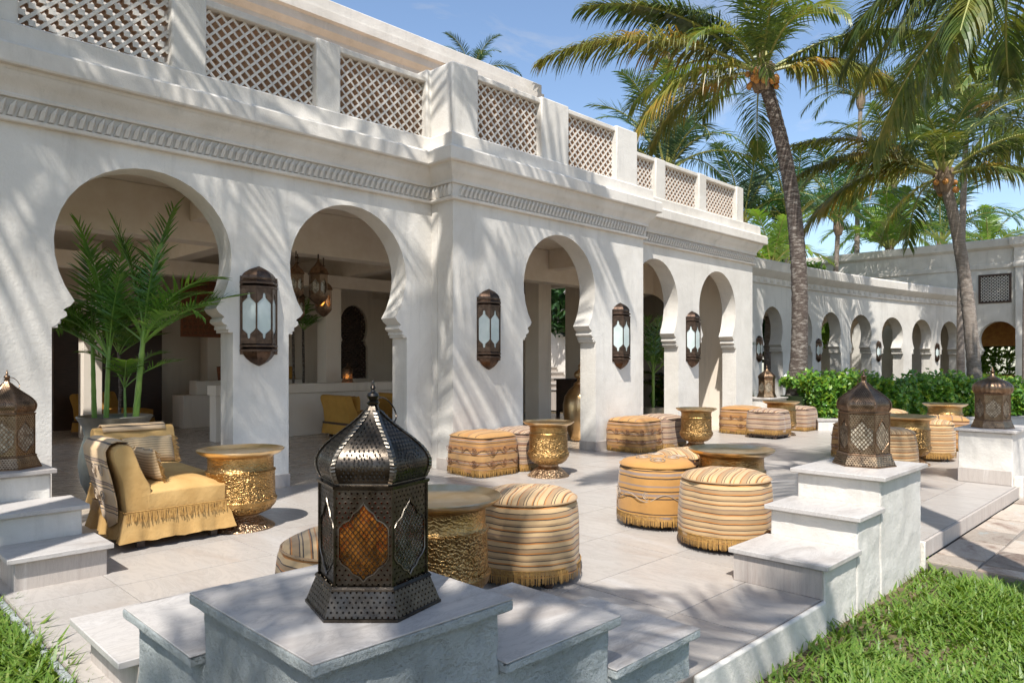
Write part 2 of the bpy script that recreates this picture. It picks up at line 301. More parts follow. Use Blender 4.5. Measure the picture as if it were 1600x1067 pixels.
# ------------------------------------------------------------------ mesh helpers
class G:
    def __init__(s): s.v = []; s.f = []; s.m = []; s.uv = None
    def face(s, pts, mi=0):
        i = len(s.v); s.v += [tuple(p) for p in pts]; s.f.append(tuple(range(i, i+len(pts)))); s.m.append(mi)
    def box(s, x0, x1, y0, y1, z0, z1, T=None, mi=0):
        c = [Vector((x, y, z)) for z in (z0, z1) for x, y in ((x0, y0), (x1, y0), (x1, y1), (x0, y1))]
        if T is not None: c = [T @ p for p in c]
        i = len(s.v); s.v += [tuple(p) for p in c]
        for q in ((0, 3, 2, 1), (4, 5, 6, 7), (0, 1, 5, 4), (1, 2, 6, 5), (2, 3, 7, 6), (3, 0, 4, 7)):
            s.f.append(tuple(i+k for k in q)); s.m.append(mi)
    def taper(s, b0, b1, T=None, mi=0):      # two quads (lists of 4 pts) bottom/top
        i = len(s.v); p = [Vector(q) for q in b0]+[Vector(q) for q in b1]
        if T is not None: p = [T @ q for q in p]
        s.v += [tuple(q) for q in p]
        for q in ((0, 3, 2, 1), (4, 5, 6, 7), (0, 1, 5, 4), (1, 2, 6, 5), (2, 3, 7, 6), (3, 0, 4, 7)):
            s.f.append(tuple(i+k for k in q)); s.m.append(mi)
    def lathe(s, prof, n=32, T=None, mi=0, cap=True, rot=0, sq=None):
        i = len(s.v)
        for r, z in prof:
            for k in range(n):
                a = 2*pi*k/n+rot; rr = r
                if sq: rr = r/((abs(cos(a))**sq+abs(sin(a))**sq)**(1/sq))
                p = Vector((rr*cos(a), rr*sin(a), z))
                s.v.append(tuple(T @ p) if T is not None else tuple(p))
        for j in range(len(prof)-1):
            for k in range(n):
                s.f.append((i+j*n+k, i+j*n+(k+1) % n, i+(j+1)*n+(k+1) % n, i+(j+1)*n+k)); s.m.append(mi)
        if cap:
            if prof[0][0] > 1e-4: s.f.append(tuple(i+k for k in reversed(range(n)))); s.m.append(mi)
            if prof[-1][0] > 1e-4: s.f.append(tuple(i+(len(prof)-1)*n+k for k in range(n))); s.m.append(mi)
    def tube(s, path, rad, n=8, mi=0, cap=True):
        P = [Vector(p) for p in path]; i = len(s.v); N = len(P)
        a = None
        for j, p in enumerate(P):
            t = (P[min(j+1, N-1)]-P[max(j-1, 0)]);
            if t.length < 1e-9: t = Vector((0, 0, 1))
            t.normalize()
            if a is None: a = t.orthogonal().normalized()
            a = a-t*a.dot(t)
            if a.length < 1e-4: a = t.orthogonal()
            a.normalize(); bb = t.cross(a)
            r = rad[j] if isinstance(rad, (list, tuple)) else rad
            for k in range(n):
                an = 2*pi*k/n; s.v.append(tuple(p+a*cos(an)*r+bb*sin(an)*r))
        for j in range(N-1):
            for k in range(n):
                s.f.append((i+j*n+k, i+j*n+(k+1) % n, i+(j+1)*n+(k+1) % n, i+(j+1)*n+k)); s.m.append(mi)
        if cap:
            s.f.append(tuple(i+k for k in reversed(range(n)))); s.m.append(mi)
            s.f.append(tuple(i+(N-1)*n+k for k in range(n))); s.m.append(mi)
    def extrude(s, loops, fn, d0, d1, mi=0, sides=True):   # loops of (a,b); fn(a,b,d)->xyz
        tri = tessellate_polygon([[Vector((a, b, 0)) for a, b in L] for L in loops])
        flat = [p for L in loops for p in L]; n = len(flat); i = len(s.v)
        s.v += [tuple(fn(a, b, d0)) for a, b in flat]+[tuple(fn(a, b, d1)) for a, b in flat]
        for t in tri:
            s.f.append(tuple(i+k for k in t)); s.m.append(mi)
            s.f.append(tuple(i+n+k for k in reversed(t))); s.m.append(mi)
        o = 0
        if sides:
            for L in loops:
                m_ = len(L)
                for k in range(m_):
                    a_, b_ = o+k, o+(k+1) % m_
                    s.f.append((i+a_, i+b_, i+n+b_, i+n+a_)); s.m.append(mi)
                o += m_
    def sweep(s, path, prof, mi=0, closed=True):   # path in xy with outward side on the right; prof (out, z)
        n = len(path); P = [Vector(p) for p in path]; i = len(s.v); k = len(prof)
        for j, p in enumerate(P):
            ns = []
            for a, b_ in ((j-1, j), (j, j+1)):
                if a >= 0 and b_ < n:
                    d = (P[b_]-P[a]).normalized(); ns.append(Vector((d.y, -d.x)))
            m_ = sum(ns, Vector((0, 0))).normalized(); m_ = m_/max(.3, m_.dot(ns[0]))
            for o, z in prof: s.v.append((p.x+m_.x*o, p.y+m_.y*o, z))
        for j in range(n-1):
            for q in range(k if closed else k-1):
                s.f.append((i+j*k+q, i+j*k+(q+1) % k, i+(j+1)*k+(q+1) % k, i+(j+1)*k+q)); s.m.append(mi)
        s.f.append(tuple(i+q for q in range(k))); s.m.append(mi)
        s.f.append(tuple(i+(n-1)*k+q for q in reversed(range(k)))); s.m.append(mi)
    def build(s, name, mats, parent=None, kind=None, angle=32, smooth=True, recalc=True, world=False, bev=0, label=None, cat=None, group=None, loc=None):
        me = bpy.data.meshes.new(name)
        v = s.v
        if world and parent is not None:
            pl = parent.matrix_basis.translation if parent.parent is None else parent.parent.matrix_basis.translation
            v = [(a-pl.x, b-pl.y, c-pl.z) for a, b, c in v]
        if loc is not None: v = [(a-loc[0], b-loc[1], c-loc[2]) for a, b, c in v]
        me.from_pydata(v, [], s.f)
        if not isinstance(mats, (list, tuple)): mats = [mats]
        for m_ in mats: me.materials.append(M[m_])
        if any(s.m): me.polygons.foreach_set('material_index', s.m)
        if s.uv:
            uvl = me.uv_layers.new(name='UVMap'); flat = [c for l in me.loops for c in s.uv[l.vertex_index]]; uvl.data.foreach_set('uv', flat)
        if recalc:
            bm = bmesh.new(); bm.from_mesh(me); bmesh.ops.remove_doubles(bm, verts=bm.verts, dist=1e-5) if not s.uv else None
            bmesh.ops.recalc_face_normals(bm, faces=bm.faces); bm.to_mesh(me); bm.free()
        if smooth:
            me.shade_smooth(); me.set_sharp_from_angle(angle=radians(angle))
        o = bpy.data.objects.new(name, me); COL.objects.link(o)
        if parent is not None: o.parent = parent
        if loc is not None: o.location = loc
        if kind: o['kind'] = kind
        if label: o['label'] = label
        if cat: o['category'] = cat
        if group: o['group'] = group
        if bev:
            bv = o.modifiers.new('bevel', 'BEVEL'); bv.width = bev; bv.segments = 2; bv.limit_method = 'ANGLE'; bv.angle_limit = radians(40)
        return o
def thing(name, label, cat, loc=(0, 0, 0), rz=0, group=None):
    o = bpy.data.objects.new(name, None); COL.objects.link(o); o.location = loc; o.rotation_euler = (0, 0, rz)
    o.empty_display_size = .1
    o['label'] = label; o['category'] = cat
    if group: o['group'] = group
    return o
def dup(root, loc, rz=None, label=None, group=None, scale=None):
    def cp(o, par):
        c = o.copy(); COL.objects.link(c)
        if par is not None: c.parent = par
        for ch in list(o.children): cp(ch, c)
        return c
    r = cp(root, None); r.location = loc
    if rz is not None: r.rotation_euler = (0, 0, rz)
    if scale: r.scale = (scale,)*3 if isinstance(scale, (int, float)) else scale
    if label: r['label'] = label
    if group: r['group'] = group
    return r
def inst(o, parent, loc=(0, 0, 0), rot=(0, 0, 0), scale=(1, 1, 1), name=None):
    c = o.copy(); COL.objects.link(c); c.parent = parent; c.location = loc; c.rotation_euler = rot; c.scale = scale
    return c

# ================================================================== THE SETTING: ground, terrace, flagstones
Y1, Y2, Y3 = 7.226, 6.80, 7.05            # the three facade planes
g = G()
g.box(-60, 90, -40, 110, -.60, -.20)
g.build('ground', 'soil', kind='structure', smooth=False)
TX0, TY0 = .86, 1.65
g = G(); g.box(TX0, 17.4, TY0, 7.2, -.5, -.0105)
terrace = g.build('terrace_floor', 'grout', kind='structure', smooth=False)
def tile_mesh(w, d, t, name, mat, b=.002):
    q = G(); q.taper([(0, 0, -t), (w, 0, -t), (w, d, -t), (0, d, -t)], [(b, b, 0), (w-b, b, 0), (w-b, d-b, 0), (b, d-b, 0)])
    return q
def lay_tiles(parent, x0, x1, y0, y1, px, py, ox, oy, mat, skip=None, t=.01, gap=.0035):
    import itertools
    cache = {}
    i0 = math.floor((x0-ox)/px); j0 = math.floor((y0-oy)/py)
    for i in range(i0, i0+200):
        a = max(x0, ox+i*px); b_ = min(x1, ox+(i+1)*px)
        if a >= x1: break
        for j in range(j0, j0+200):
            c = max(y0, oy+j*py); d = min(y1, oy+(j+1)*py)
            if c >= y1: break
            if b_-a < .05 or d-c < .05: continue
            if skip and skip((a+b_)/2, (c+d)/2): continue
            key = (round(b_-a, 3), round(d-c, 3))
            if key not in cache:
                o = tile_mesh(b_-a-gap, d-c-gap, t, 'tile', mat).build('tile', mat, parent, smooth=False)
                cache[key] = o.data; o.location = (a, c, 0)
            else:
                o = bpy.data.objects.new('tile', cache[key]); COL.objects.link(o); o.parent = parent; o.location = (a, c, 0)
planter_line = [(14.19, 5.75), (17.9, 3.05), (24, -1.5)]
lay_tiles(terrace, TX0+.005, 17.4, TY0+.005, 7.2, .99, .66, 1.39, 2.77-.66, 'tile', skip=lambda x, y: x > 14.2 and (y-5.75) > -(x-14.19)*.73+.7)
# risers that face the terrace edge towards the flagstones
for k in range(12):
    q = G(); a = 5.86+k*.66
    q.box(a+.002, a+.658, TY0-.022, TY0-.001, -.125, -.004)
    if a < 9.2: q.build('riser_tile', 'riser', terrace, smooth=False)
g = G(); g.box(-1, 14.1, 7.2, 18, -.5, -.012)
lounge_floor = g.build('lounge_floor', 'grout', kind='structure', smooth=False)
lay_tiles(lounge_floor, 0, 14.1, 7.2, 14.5, .99, .99, 1.39, 7.2, 'infloor')
g = G(); g.box(0, 14.1, 14.5, 18, -.01, 0); g.build('far_floor', 'infloor', lounge_floor, smooth=False)

# flagstone path: uneven slabs with recessed joints
g = G(); g.box(5.95, 40, -12, TY0-.023, -.2, -.140)
path = g.build('flagstone_path', 'grout', kind='structure', smooth=False)
rf = random.Random(3)
y = TY0-.024; row = 0
while y > -3.4:
    h = rf.uniform(.30, .46); x = 5.98-rf.uniform(0, .3)
    while x < 13:
        w = rf.uniform(.32, .66)
        j = lambda: rf.uniform(-.010, .010); e = .009; z = -.13+rf.uniform(-.008, .008)
        b0 = [(x+e+j(), y-h+e+j()), (x+w-e+j(), y-h+e+j()), (x+w-e+j(), y-e), (x+e+j(), y-e)]
        b0 = [(max(5.96, a), b_) for a, b_ in b0]
        if x+w > 6.1:
            q = G(); q.taper([(a, b_, -.16) for a, b_ in b0], [(a, b_, z) for a, b_ in b0])
            q.build('flagstone', 'flag', path, smooth=False, bev=.005, loc=(x, y, 0))
        x += w
    y -= h; row += 1

# lawns
def lawn(name, x0, x1, y0, y1, n, seed, inside, hmin=.05, hmax=.12, z0=-.17, label=None):
    q = G(); q.box(x0, x1, y0, y1, z0-.06, z0)
    base = q.build(name, 'soil', kind='structure', smooth=False)
    r = random.Random(seed); V = []; F_ = []
    for k in range(n):
        x = r.uniform(x0, x1); y = r.uniform(y0, y1)
        if not inside(x, y): continue
        h = r.uniform(hmin, hmax)*(1+.4*sin(x*3.1+1)*sin(y*4.3)); a = r.uniform(0, 2*pi); w = r.uniform(.005, .0105)
        lean = r.uniform(.25, 1.25)*h; dx, dy = cos(a), sin(a); px_, py_ = -dy*w, dx*w
        i = len(V); zb = z0-.005
        V += [(x-px_, y-py_, zb), (x+px_, y+py_, zb),
              (x+dx*lean*.35-px_, y+dy*lean*.35-py_, zb+h*.55), (x+dx*lean*.35+px_, y+dy*lean*.35+py_, zb+h*.55),
              (x+dx*lean-px_*.1, y+dy*lean-py_*.1, zb+h*r.uniform(.75, 1))]
        F_ += [(i, i+1, i+3, i+2), (i+2, i+3, i+4)]
    me = bpy.data.meshes.new('grass'); me.from_pydata(V, [], F_); me.materials.append(M['grass'])
    o = bpy.data.objects.new('grass', me); COL.objects.link(o); o.parent = base; o['kind'] = 'stuff'
    return base
lawn('lawn', 1.9, 6.4, -2.3, TY0-.03, 74000, 11, lambda x, y: (x < 6.02+.06*sin(y*9)) and y > -2.3 and not (y > 1.35+.12*sin(x*7)-.3*max(0, x-5.2) and (x*977.3+y*611.7) % 1 < .72), .07, .15, -.235)
lawn('lawn', -2.2, TX0+.03, 2.5, 5.0, 34000, 12, lambda x, y: x < TX0+.03-.06*abs(sin(y*11)), .08, .17, -.10)

# ================================================================== THE FACADE
def arch(xc, hw, zi=1.65, zc=3.16, n=26, zb=0):
    s = hw/.8; t = (zc-zi)/1.51
    half = [(.8, 0), (.8, .0), (.765, .02), (.742, .045), (.735, .07), (.705, .085), (.683, .105), (.690, .135), (.712, .15), (.700, .165), (.655, .195), (.628, .235)]
    pts = [(xc-hw, zb)]+[(xc-a*s, zi+b*t) for a, b in half[1:]]
    a0 = -math.asin(.515/.851)
    for k in range(n+1):
        an = a0+(pi-2*a0)*(1-k/n)
        ca, sa = cos(an), sin(an)
        b_ = .76 if sa > 0 else .851
        pts.append((xc+.785*s*ca, zi+(.75+b_*sa)*t))
    pts += [(xc+a*s, zi+b*t) for a, b in reversed(half[1:])]+[(xc+hw, zb)]
    return pts
def wall_outline(x0, x1, zb, zt, arches):
    o = [(x0, zb)]
    for a in arches: o += arch(*a)
    return o+[(x1, zb), (x1, zt), (x0, zt)]
lounge = thing('arcaded_pavilion', 'white plastered Moorish pavilion with keyhole arches, carved frieze and lattice roof parapet', 'building', (0, 7.2, 0))
S1 = [(.19, .8), (2.39, .8), (4.594, .79)]
S2 = [(7.80, .79)]
S3 = [(10.575, .715, 1.62, 3.13), (12.705, .715, 1.62, 3.10)]
g = G()
g.extrude([wall_outline(-1.4, 5.9, 0, 3.86, S1)], lambda a, b, d: (a, d, b), Y1, Y1+.30)
g.extrude([wall_outline(5.77, 9.83, 0, 3.86, S2)], lambda a, b, d: (a, d, b), Y2, Y2+.30)
g.extrude([wall_outline(9.83, 14.12, 0, 3.80, S3)], lambda a, b, d: (a, d, b), Y3, Y3+.30)
g.box(5.775, 5.95, Y2+.31, Y1+.29, 0, 3.85)
g.box(9.62, 9.825, Y2+.305, Y3+.29, 0, 3.79)
g.box(13.9, 14.118, Y3+.302, 8.7, 0, 3.79)
facade = g.build('wall', 'plaster', lounge, world=True, angle=28)
# skirting stones
g = G()
def skirt(x0, x1, Y, t=.31):
    g.box(x0-.014, x1+.014, Y-.016, Y+t, .001, .14)
for (a, b, Y) in ((.99, 1.59, Y1), (3.19, 3.804, Y1), (5.384, 5.75, Y1), (5.77, 7.01, Y2), (8.59, 9.83, Y2), (11.29, 11.99, Y3), (13.42, 14.1, Y3)):
    q = G(); q.box(a-.012, b+.012, Y-.016, Y+.312, .001, .14); q.build('skirting_stone', 'riser', lounge, world=True, smooth=False, bev=.003)
# impost moulds on the reveals
for (xc, hw, *r) in S1+S2+S3:
    Y = Y1 if xc < 5.5 else (Y2 if xc < 9 else Y3)
    zi = r[0] if r else 1.65
    for s in (-1, 1):
        g = G()
        for (dz0, dz1, out) in ((-.005, .03, .018), (.028, .062, .008)):
            x0 = xc+s*(hw-(.03 if dz0 < 0 else .062)-out) ; x1 = xc+s*(hw+.004)
            g.box(min(x0, x1), max(x0, x1), Y+.004, Y+.304, zi+dz0, zi+dz1)
        g.build('impost_moulding', 'plaster', lounge, world=True, bev=.005)
# cornice and frieze follow the jogs of the wall
PATH = [(-1.4, Y1), (5.77, Y1), (5.77, Y2), (9.83, Y2), (9.83, Y3), (14.12, Y3), (14.12, 8.6)]
g = G(); g.sweep(PATH, [(-.02, 3.745), (.155, 3.745), (.165, 3.77), (.215, 3.775), (.225, 3.79), (.225, 3.93), (.205, 3.955), (.125, 3.965), (.12, 3.98), (.12, 4.135), (.10, 4.155), (-.3, 4.16), (-.3, 3.745)])
cornice = g.build('cornice', 'trim', lounge, world=True, angle=25)
g = G(); g.sweep(PATH, [(-.02, 3.35), (.055, 3.352), (.062, 3.362), (.062, 3.385), (.03, 3.392), (.03, 3.545), (.062, 3.55), (.066, 3.572), (.06, 3.585), (.068, 3.61), (.10, 3.66), (.14, 3.70), (.152, 3.744), (-.02, 3.744)])
frieze = g.build('frieze', 'trim', lounge, world=True, angle=35)
# carved leaves of the frieze, one object each
q = G()
def leaf_pts(w, h, lean): return [(-w*.42, 0), (w*.42, 0), (w*.5+lean*.5, h*.55), (w*.12+lean, h), (-w*.30+lean*.5, h*.62)]
L_ = leaf_pts(.070, .15, .040)
i = len(q.v)
q.v += [(a, 0, b) for a, b in L_]+[(a*.5, -.024, b*.8+.008) for a, b in L_[:2]]+[(L_[2][0]*.55, -.048, L_[2][1]*.95), (L_[3][0], -.040, L_[3][1]*.95), (L_[4][0]*.3, -.044, L_[4][1]*.9)]
q.f += [tuple(i+5+k for k in range(5))]+[(i+k, i+(k+1) % 5, i+5+(k+1) % 5, i+5+k) for k in range(5)]
q.m += [0]*6
leaf0 = q.build('carved_leaf', 'trim', frieze, smooth=False)
first = True
for (a, b) in zip(PATH[:-2], PATH[1:-1]):
    A = Vector(a); B = Vector(b); d = (B-A).normalized(); n_ = Vector((d.y, -d.x))
    L = (B-A).length; s = .05 if a[0] > 0 else 1.9
    if a == (9.83, Y2): continue
    cnt = int((L-s)/.074)
    for k in range(cnt):
        p = A+d*(s+.074*(k+.5))+n_*.029
        o = leaf0 if first else leaf0.copy()
        if not first: COL.objects.link(o)
        first = False
        o.location = (p.x, p.y-7.2, 3.393); o.rotation_euler = (0, 0, atan2(d.y, d.x))
# parapet posts, coping and lattice panels
posts = [(1.10, 1.34, Y1), (2.571, 2.906, Y1), (4.113, 4.421, Y1), (7.33, 7.91, Y2), (9.05, 9.60, Y2), (10.50, 10.80, Y3), (11.92, 12.19, Y3), (13.36, 13.64, Y3)]
for a, b, Y in posts:
    q = G(); h = 4.95 if Y == Y1 else (5.02 if Y == Y2 else 4.86)
    q.box(a, b, Y-.05, Y+.25, 4.158, h); q.build('parapet_post', 'plaster', lounge, world=True, bev=.018)
q = G()   # the corner post wraps the jog
q.extrude([[(5.66, Y1-.045), (5.72, Y1-.045), (5.72, Y2-.05), (6.15, Y2-.05), (6.15, Y2+.25), (6.02, Y1+.25), (5.66, Y1+.25)]], lambda a, b, d: (a, b, d), 4.158, 5.04)
q.build('parapet_post', 'plaster', lounge, world=True, bev=.02)
q = G(); q.box(9.835, 9.95, Y3-.04, Y3+.25, 4.158, 4.90)
def lattice(x0, x1, Y, z0, z1, pitch, cusps=False, wav=.006, parent=lounge, fn=None, th=.021, dep=.10, name='lattice_panel', coping=True, mats=('plaster', 'terra')):
    q = G(); w = x1-x0; h = z1-z0; d = pitch
    fn = fn or (lambda a, b, dd: (x0+a, Y+.04+dd, z0+b))
    def bar(p0, p1, off=0):
        dx, dz = p1[0]-p0[0], p1[1]-p0[1]; L = sqrt(dx*dx+dz*dz)
        if L < .02: return
        nx, nz = -dz/L*th/2, dx/L*th/2
        i = len(q.v)
        pr = [(p0[0]+nx, p0[1]+nz), (p0[0]-nx, p0[1]-nz), (p1[0]-nx, p1[1]-nz), (p1[0]+nx, p1[1]+nz)]
        q.v += [tuple(fn(a, b, off)) for a, b in pr]+[tuple(fn(a, b, dep+off)) for a, b in pr]
        q.f += [(i, i+1, i+2, i+3), (i+4, i+7, i+6, i+5), (i, i+3, i+7, i+4), (i+1, i+5, i+6, i+2)]; q.m += [0, 1, 1, 1]
    def clip(c, sgn):    # line b = sgn*a + c inside the rectangle
        pts = []
        for a in (0, w):
            b = sgn*a+c
            if -1e-6 <= b <= h+1e-6: pts.append((a, b))
        for b in (0, h):
            a = (b-c)/sgn
            if 1e-6 < a < w-1e-6: pts.append((a, b))
        if len(pts) >= 2: pts.sort(); bar(pts[0], pts[-1], 0 if sgn > 0 else .002)
    k = -int(w/d)-2
    while k*d < h+w+d:
        clip(k*d+d*.3, 1.0); clip(k*d+d*.3+0.0, -1.0); k += 1
    if cusps:
        ni = int(w/d*2)+1; nj = int(h/d*2)+1
        for a_ in range(ni):
            for b_ in range(nj):
                if (a_+b_) % 2: continue
                ca = a_*d/2; cb = b_*d/2+d*.3-d*.25+(.25*d)
                ca += d*.25; cb += -d*.25
                if not (.02 < ca < w-.02 and .02 < cb < h-.02): continue
                s_ = .026
                pr = [(ca-s_, cb-s_), (ca+s_, cb-s_), (ca+s_, cb+s_), (ca-s_, cb+s_)]; i = len(q.v)
                q.v += [tuple(fn(a, b, -.006)) for a, b in pr]+[tuple(fn(a, b, dep*.9)) for a, b in pr]
                q.f += [(i, i+1, i+2, i+3), (i+4, i+7, i+6, i+5), (i, i+4, i+5, i+1), (i+1, i+5, i+6, i+2), (i+2, i+6, i+7, i+3), (i+3, i+7, i+4, i)]; q.m += [0, 1, 1, 1, 1, 1]
    o = q.build(name, list(mats), parent, world=True, smooth=False)
    return o
LP = [(-.3, 1.10, Y1, 4.88), (1.34, 2.571, Y1, 4.88), (2.906, 4.113, Y1, 4.88), (4.421, 5.66, Y1, 4.88), (6.15, 7.33, Y2, 4.93), (7.91, 9.05, Y2, 4.93), (9.60, 10.50, Y3, 4.79), (10.80, 11.92, Y3, 4.79), (12.19, 13.36, Y3, 4.79)]
for k, (a, b, Y, zt) in enumerate(LP):
    lattice(a, b, Y, 4.16, zt, .150 if k < 2 else (.122 if k < 6 else .112), cusps=(k in (0, 1)), th=.030 if k < 2 else .024)
    q = G(); q.box(a-.01, b+.01, Y-.02, Y+.22, zt, zt+.07); q.build('coping', 'trim', lounge, world=True, bev=.012)
# end of the parapet and roof terrace
q = G(); q.box(13.42, 13.62, Y3+.26, 10.9, 4.158, 4.86); q.build('parapet_return', 'plaster', lounge, world=True, smooth=False)
q = G(); q.box(-1.4, 14.0, Y1+.31, 12.85, 3.50, 4.0); q.box(-1.4, 14.0, 14.5, 18.2, 3.50, 4.0); q.box(2.6, 14.0, 12.851, 14.499, 3.5, 4.0); q.build('roof_slab', 'beam', lounge, world=True, smooth=False)  # unseen gap at the left rear shaped to let daylight into the lounge
q = G(); q.box(-1.4, 14.0, 7.56, 12.8, 4.004, 4.03); q.build('roof_paving', 'terra', lounge, world=True, smooth=False)
q = G(); q.box(-4, 11.4, 11.0, 11.3, 4.04, 7.0); q.box(11.1, 11.4, 11.301, 12.6, 4.04, 7.0); q.build('upper_storey', 'plaster', lounge, world=True, smooth=False)
q = G(); q.sweep([(-4, 11.0), (11.4, 11.0), (11.4, 12.6)], [(-.1, 6.72), (.08, 6.72), (.10, 6.80), (.10, 6.86), (.22, 6.93), (.24, 7.05), (.30, 7.08), (.30, 7.22), (.26, 7.24), (.26, 7.42), (.2, 7.46), (-.1, 7.46)])
q.build('upper_cornice', 'trim', lounge, world=True, angle=25)
# interior: beams, back wall, end wall, half walls
q = G()
q.box(-1, 14, 9.3, 9.62, 2.88, 3.498); q.build('ceiling_beam', 'beam', lounge, world=True, smooth=False, bev=.01)
for x in (3.55, 6.9, 10.3):
    q = G(); q.box(x, x+.28, 7.53, 9.298, 3.12, 3.497); q.build('ceiling_beam', 'beam', lounge, world=True, smooth=False, bev=.01)
    q = G(); q.box(x+.9, x+1.2, 9.622, 17.3, 3.05, 3.497); q.build('ceiling_beam', 'beam', lounge, world=True, smooth=False, bev=.01)
q = G(); q.box(-1, 13.8, 12.5, 12.8, 2.80, 3.045); q.build('ceiling_beam', 'beam', lounge, world=True, smooth=False)
q = G()
q.extrude([[(2.4, 0), (14.1, 0), (14.1, 3.5), (2.4, 3.5)], [(a, b) for a, b in arch(10.62, .44, 1.75, 2.85, zb=.9)]], lambda a, b, d: (a, d, b), 16.6, 16.9)
q.build('back_wall', 'cream', lounge, world=True, smooth=False)  # stops short at the left, out of view, to admit more daylight
key = arch(10.62, .44, 1.75, 2.85, zb=.9)
lattice(10.17, 11.07, 16.7, .9, 2.86, .13, fn=lambda a, b, d: (10.17+a, 16.7+d, .9+b), th=.045, dep=.05, name='keyhole_screen', mats=('wood', 'wood'))
q = G(); q.box(9.8, 11.4, 16.95, 17.0, .8, 3.0); q.build('screen_backing', 'dark', lounge, world=True, smooth=False)  # dark sheet painting in the shade behind the keyhole screen
q = G()      # end wall with a keyhole arch and a doorway
out = [(7.36, 0)]+arch(9.5, .62, 1.6, 2.9)+[(11.95, 0), (11.95, 3.25), (12.95, 3.25), (12.95, 0), (17.5, 0), (17.5, 3.5), (7.36, 3.5)]
q.extrude([out], lambda a, b, d: (d, a, b), 13.86, 14.10)
q.build('end_wall', 'cream', lounge, world=True, angle=28)
q = G(); q.box(-1.6, -1.4, 7.3, 8.1, 0, 3.5); q.box(-1.6, -1.4, 15.5, 17.5, 0, 3.5); q.build('side_wall', 'cream', lounge, world=True, smooth=False)  # middle left open out of view, shaped to brighten the lounge
q = G(); q.box(5.0, 12.2, 12.0, 12.25, 0, .78); q.box(4.98, 12.22, 11.95, 12.30, .782, .95); q.build('half_wall', 'cream', lounge, world=True, bev=.01)
for (x, y, w) in ((7.38, 12.52, .34), (6.45, 15.9, .42), (11.2, 10.4, .4), (3.6, 14.2, .3)):
    q = G(); q.box(x, x+w, y, y+w, 0.0 if y == 12.52 else 0, 2.795 if y == 12.52 else 3.49); q.build('column', 'cream', lounge, world=True, bev=.008)
q = G(); q.box(5.6, 8.4, 15.0, 15.6, 0, .66); q.box(5.9, 7.2, 15.1, 15.5, .662, .95); q.box(7.6, 8.4, 15.1, 15.5, .662, .95); q.build('seating_plinth', 'cream', lounge, world=True, bev=.008)
q = G(); q.box(8.7, 9.4, 15.2, 16.4, 0, .75); q.build('seating_plinth', 'cream', lounge, world=True, bev=.008)
q = G(); q.box(2.3, 2.5, 13.6, 15.9, 0, 3.49); q.build('partition_wall', 'cream', lounge, world=True, smooth=False)
q = G(); q.box(3.6, 5.6, 16.2, 16.55, 0, 2.1); q.build('wooden_screen', 'wood', lounge, world=True, smooth=False)

# ================================================================== STEPPED PEDESTALS
TX_ = bpy.data.textures.new('plaster_unevenness', 'CLOUDS'); TX_.noise_scale = .11; TX_.noise_depth = 4
def block(grp, x0, x1, y0, y1, z0, z1, mat, name, par, bev=.006):
    q = G(); q.box(x0, x1, y0, y1, z0, z1); o = q.build(name, mat, par, world=True, bev=bev)
    if name in ('plaster_block', 'painted_edge'):      # hand-trowelled: slightly wavy faces and worn edges
        sb = o.modifiers.new('divide', 'SUBSURF'); sb.subdivision_type = 'SIMPLE'; sb.levels = sb.render_levels = 5
        dp = o.modifiers.new('unevenness', 'DISPLACE'); dp.texture = TX_; dp.texture_coords = 'LOCAL'; dp.mid_level = .5
        dp.strength = (.030 if mat == 'rough' else .014) if name == 'plaster_block' else .010
    return o
def pedestal_steps(label, steps, base, wmat, rmats=('riser', 'plaster', 'plaster'), group='stepped white pedestals along the terrace edge', nose=.03, th=.032):
    # steps: list of rectangles (x0,x1,y0,y1,top)
    t = thing('stepped_pedestal', label, 'pedestal', base, group=group)
    for (x0, x1, y0, y1, zt, mt) in steps:
        block(t, x0, x1, y0, y1, -.4, zt-th-.001, mt, 'plaster_block', t, .012)
        block(t, x0-nose, x1+nose, y0-nose, y1+nose, zt-th, zt, 'tread', 'tread', t, .004)
    return t
Z1_, Z2_, Z3_ = .2, .4, .6
t = thing('stepped_pedestal', 'large grey-shaded corner pedestal with marble treads stepping down both ways under the big dark lantern', 'pedestal', (1.25, 2.0, 0))
def slab(p, x0, x1, y0, y1, z, lip='plaster'):
    if lip == 'rough':
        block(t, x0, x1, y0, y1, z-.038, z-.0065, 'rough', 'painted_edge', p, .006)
        block(t, x0+.002, x1-.002, y0+.002, y1-.002, z-.006, z, 'tread', 'tread', p, .002)
        return
    block(t, x0, x1, y0, y1, z-.030, z, 'tread', 'tread', p, .004)
# pieces butt: centre block, arm along X, arm along Y
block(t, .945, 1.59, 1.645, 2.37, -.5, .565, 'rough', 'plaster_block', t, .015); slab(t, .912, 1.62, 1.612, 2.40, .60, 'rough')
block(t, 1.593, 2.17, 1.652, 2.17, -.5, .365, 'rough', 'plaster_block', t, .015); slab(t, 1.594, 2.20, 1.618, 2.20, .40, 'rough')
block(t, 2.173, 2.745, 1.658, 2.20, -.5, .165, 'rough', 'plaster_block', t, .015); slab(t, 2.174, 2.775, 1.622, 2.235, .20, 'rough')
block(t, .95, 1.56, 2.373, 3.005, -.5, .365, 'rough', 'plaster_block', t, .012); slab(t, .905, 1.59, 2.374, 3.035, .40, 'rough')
block(t, .955, 1.56, 3.008, 3.655, -.5, .165, 'riser', 'riser_block', t, .006); slab(t, .88, 1.59, 3.009, 3.69, .20)
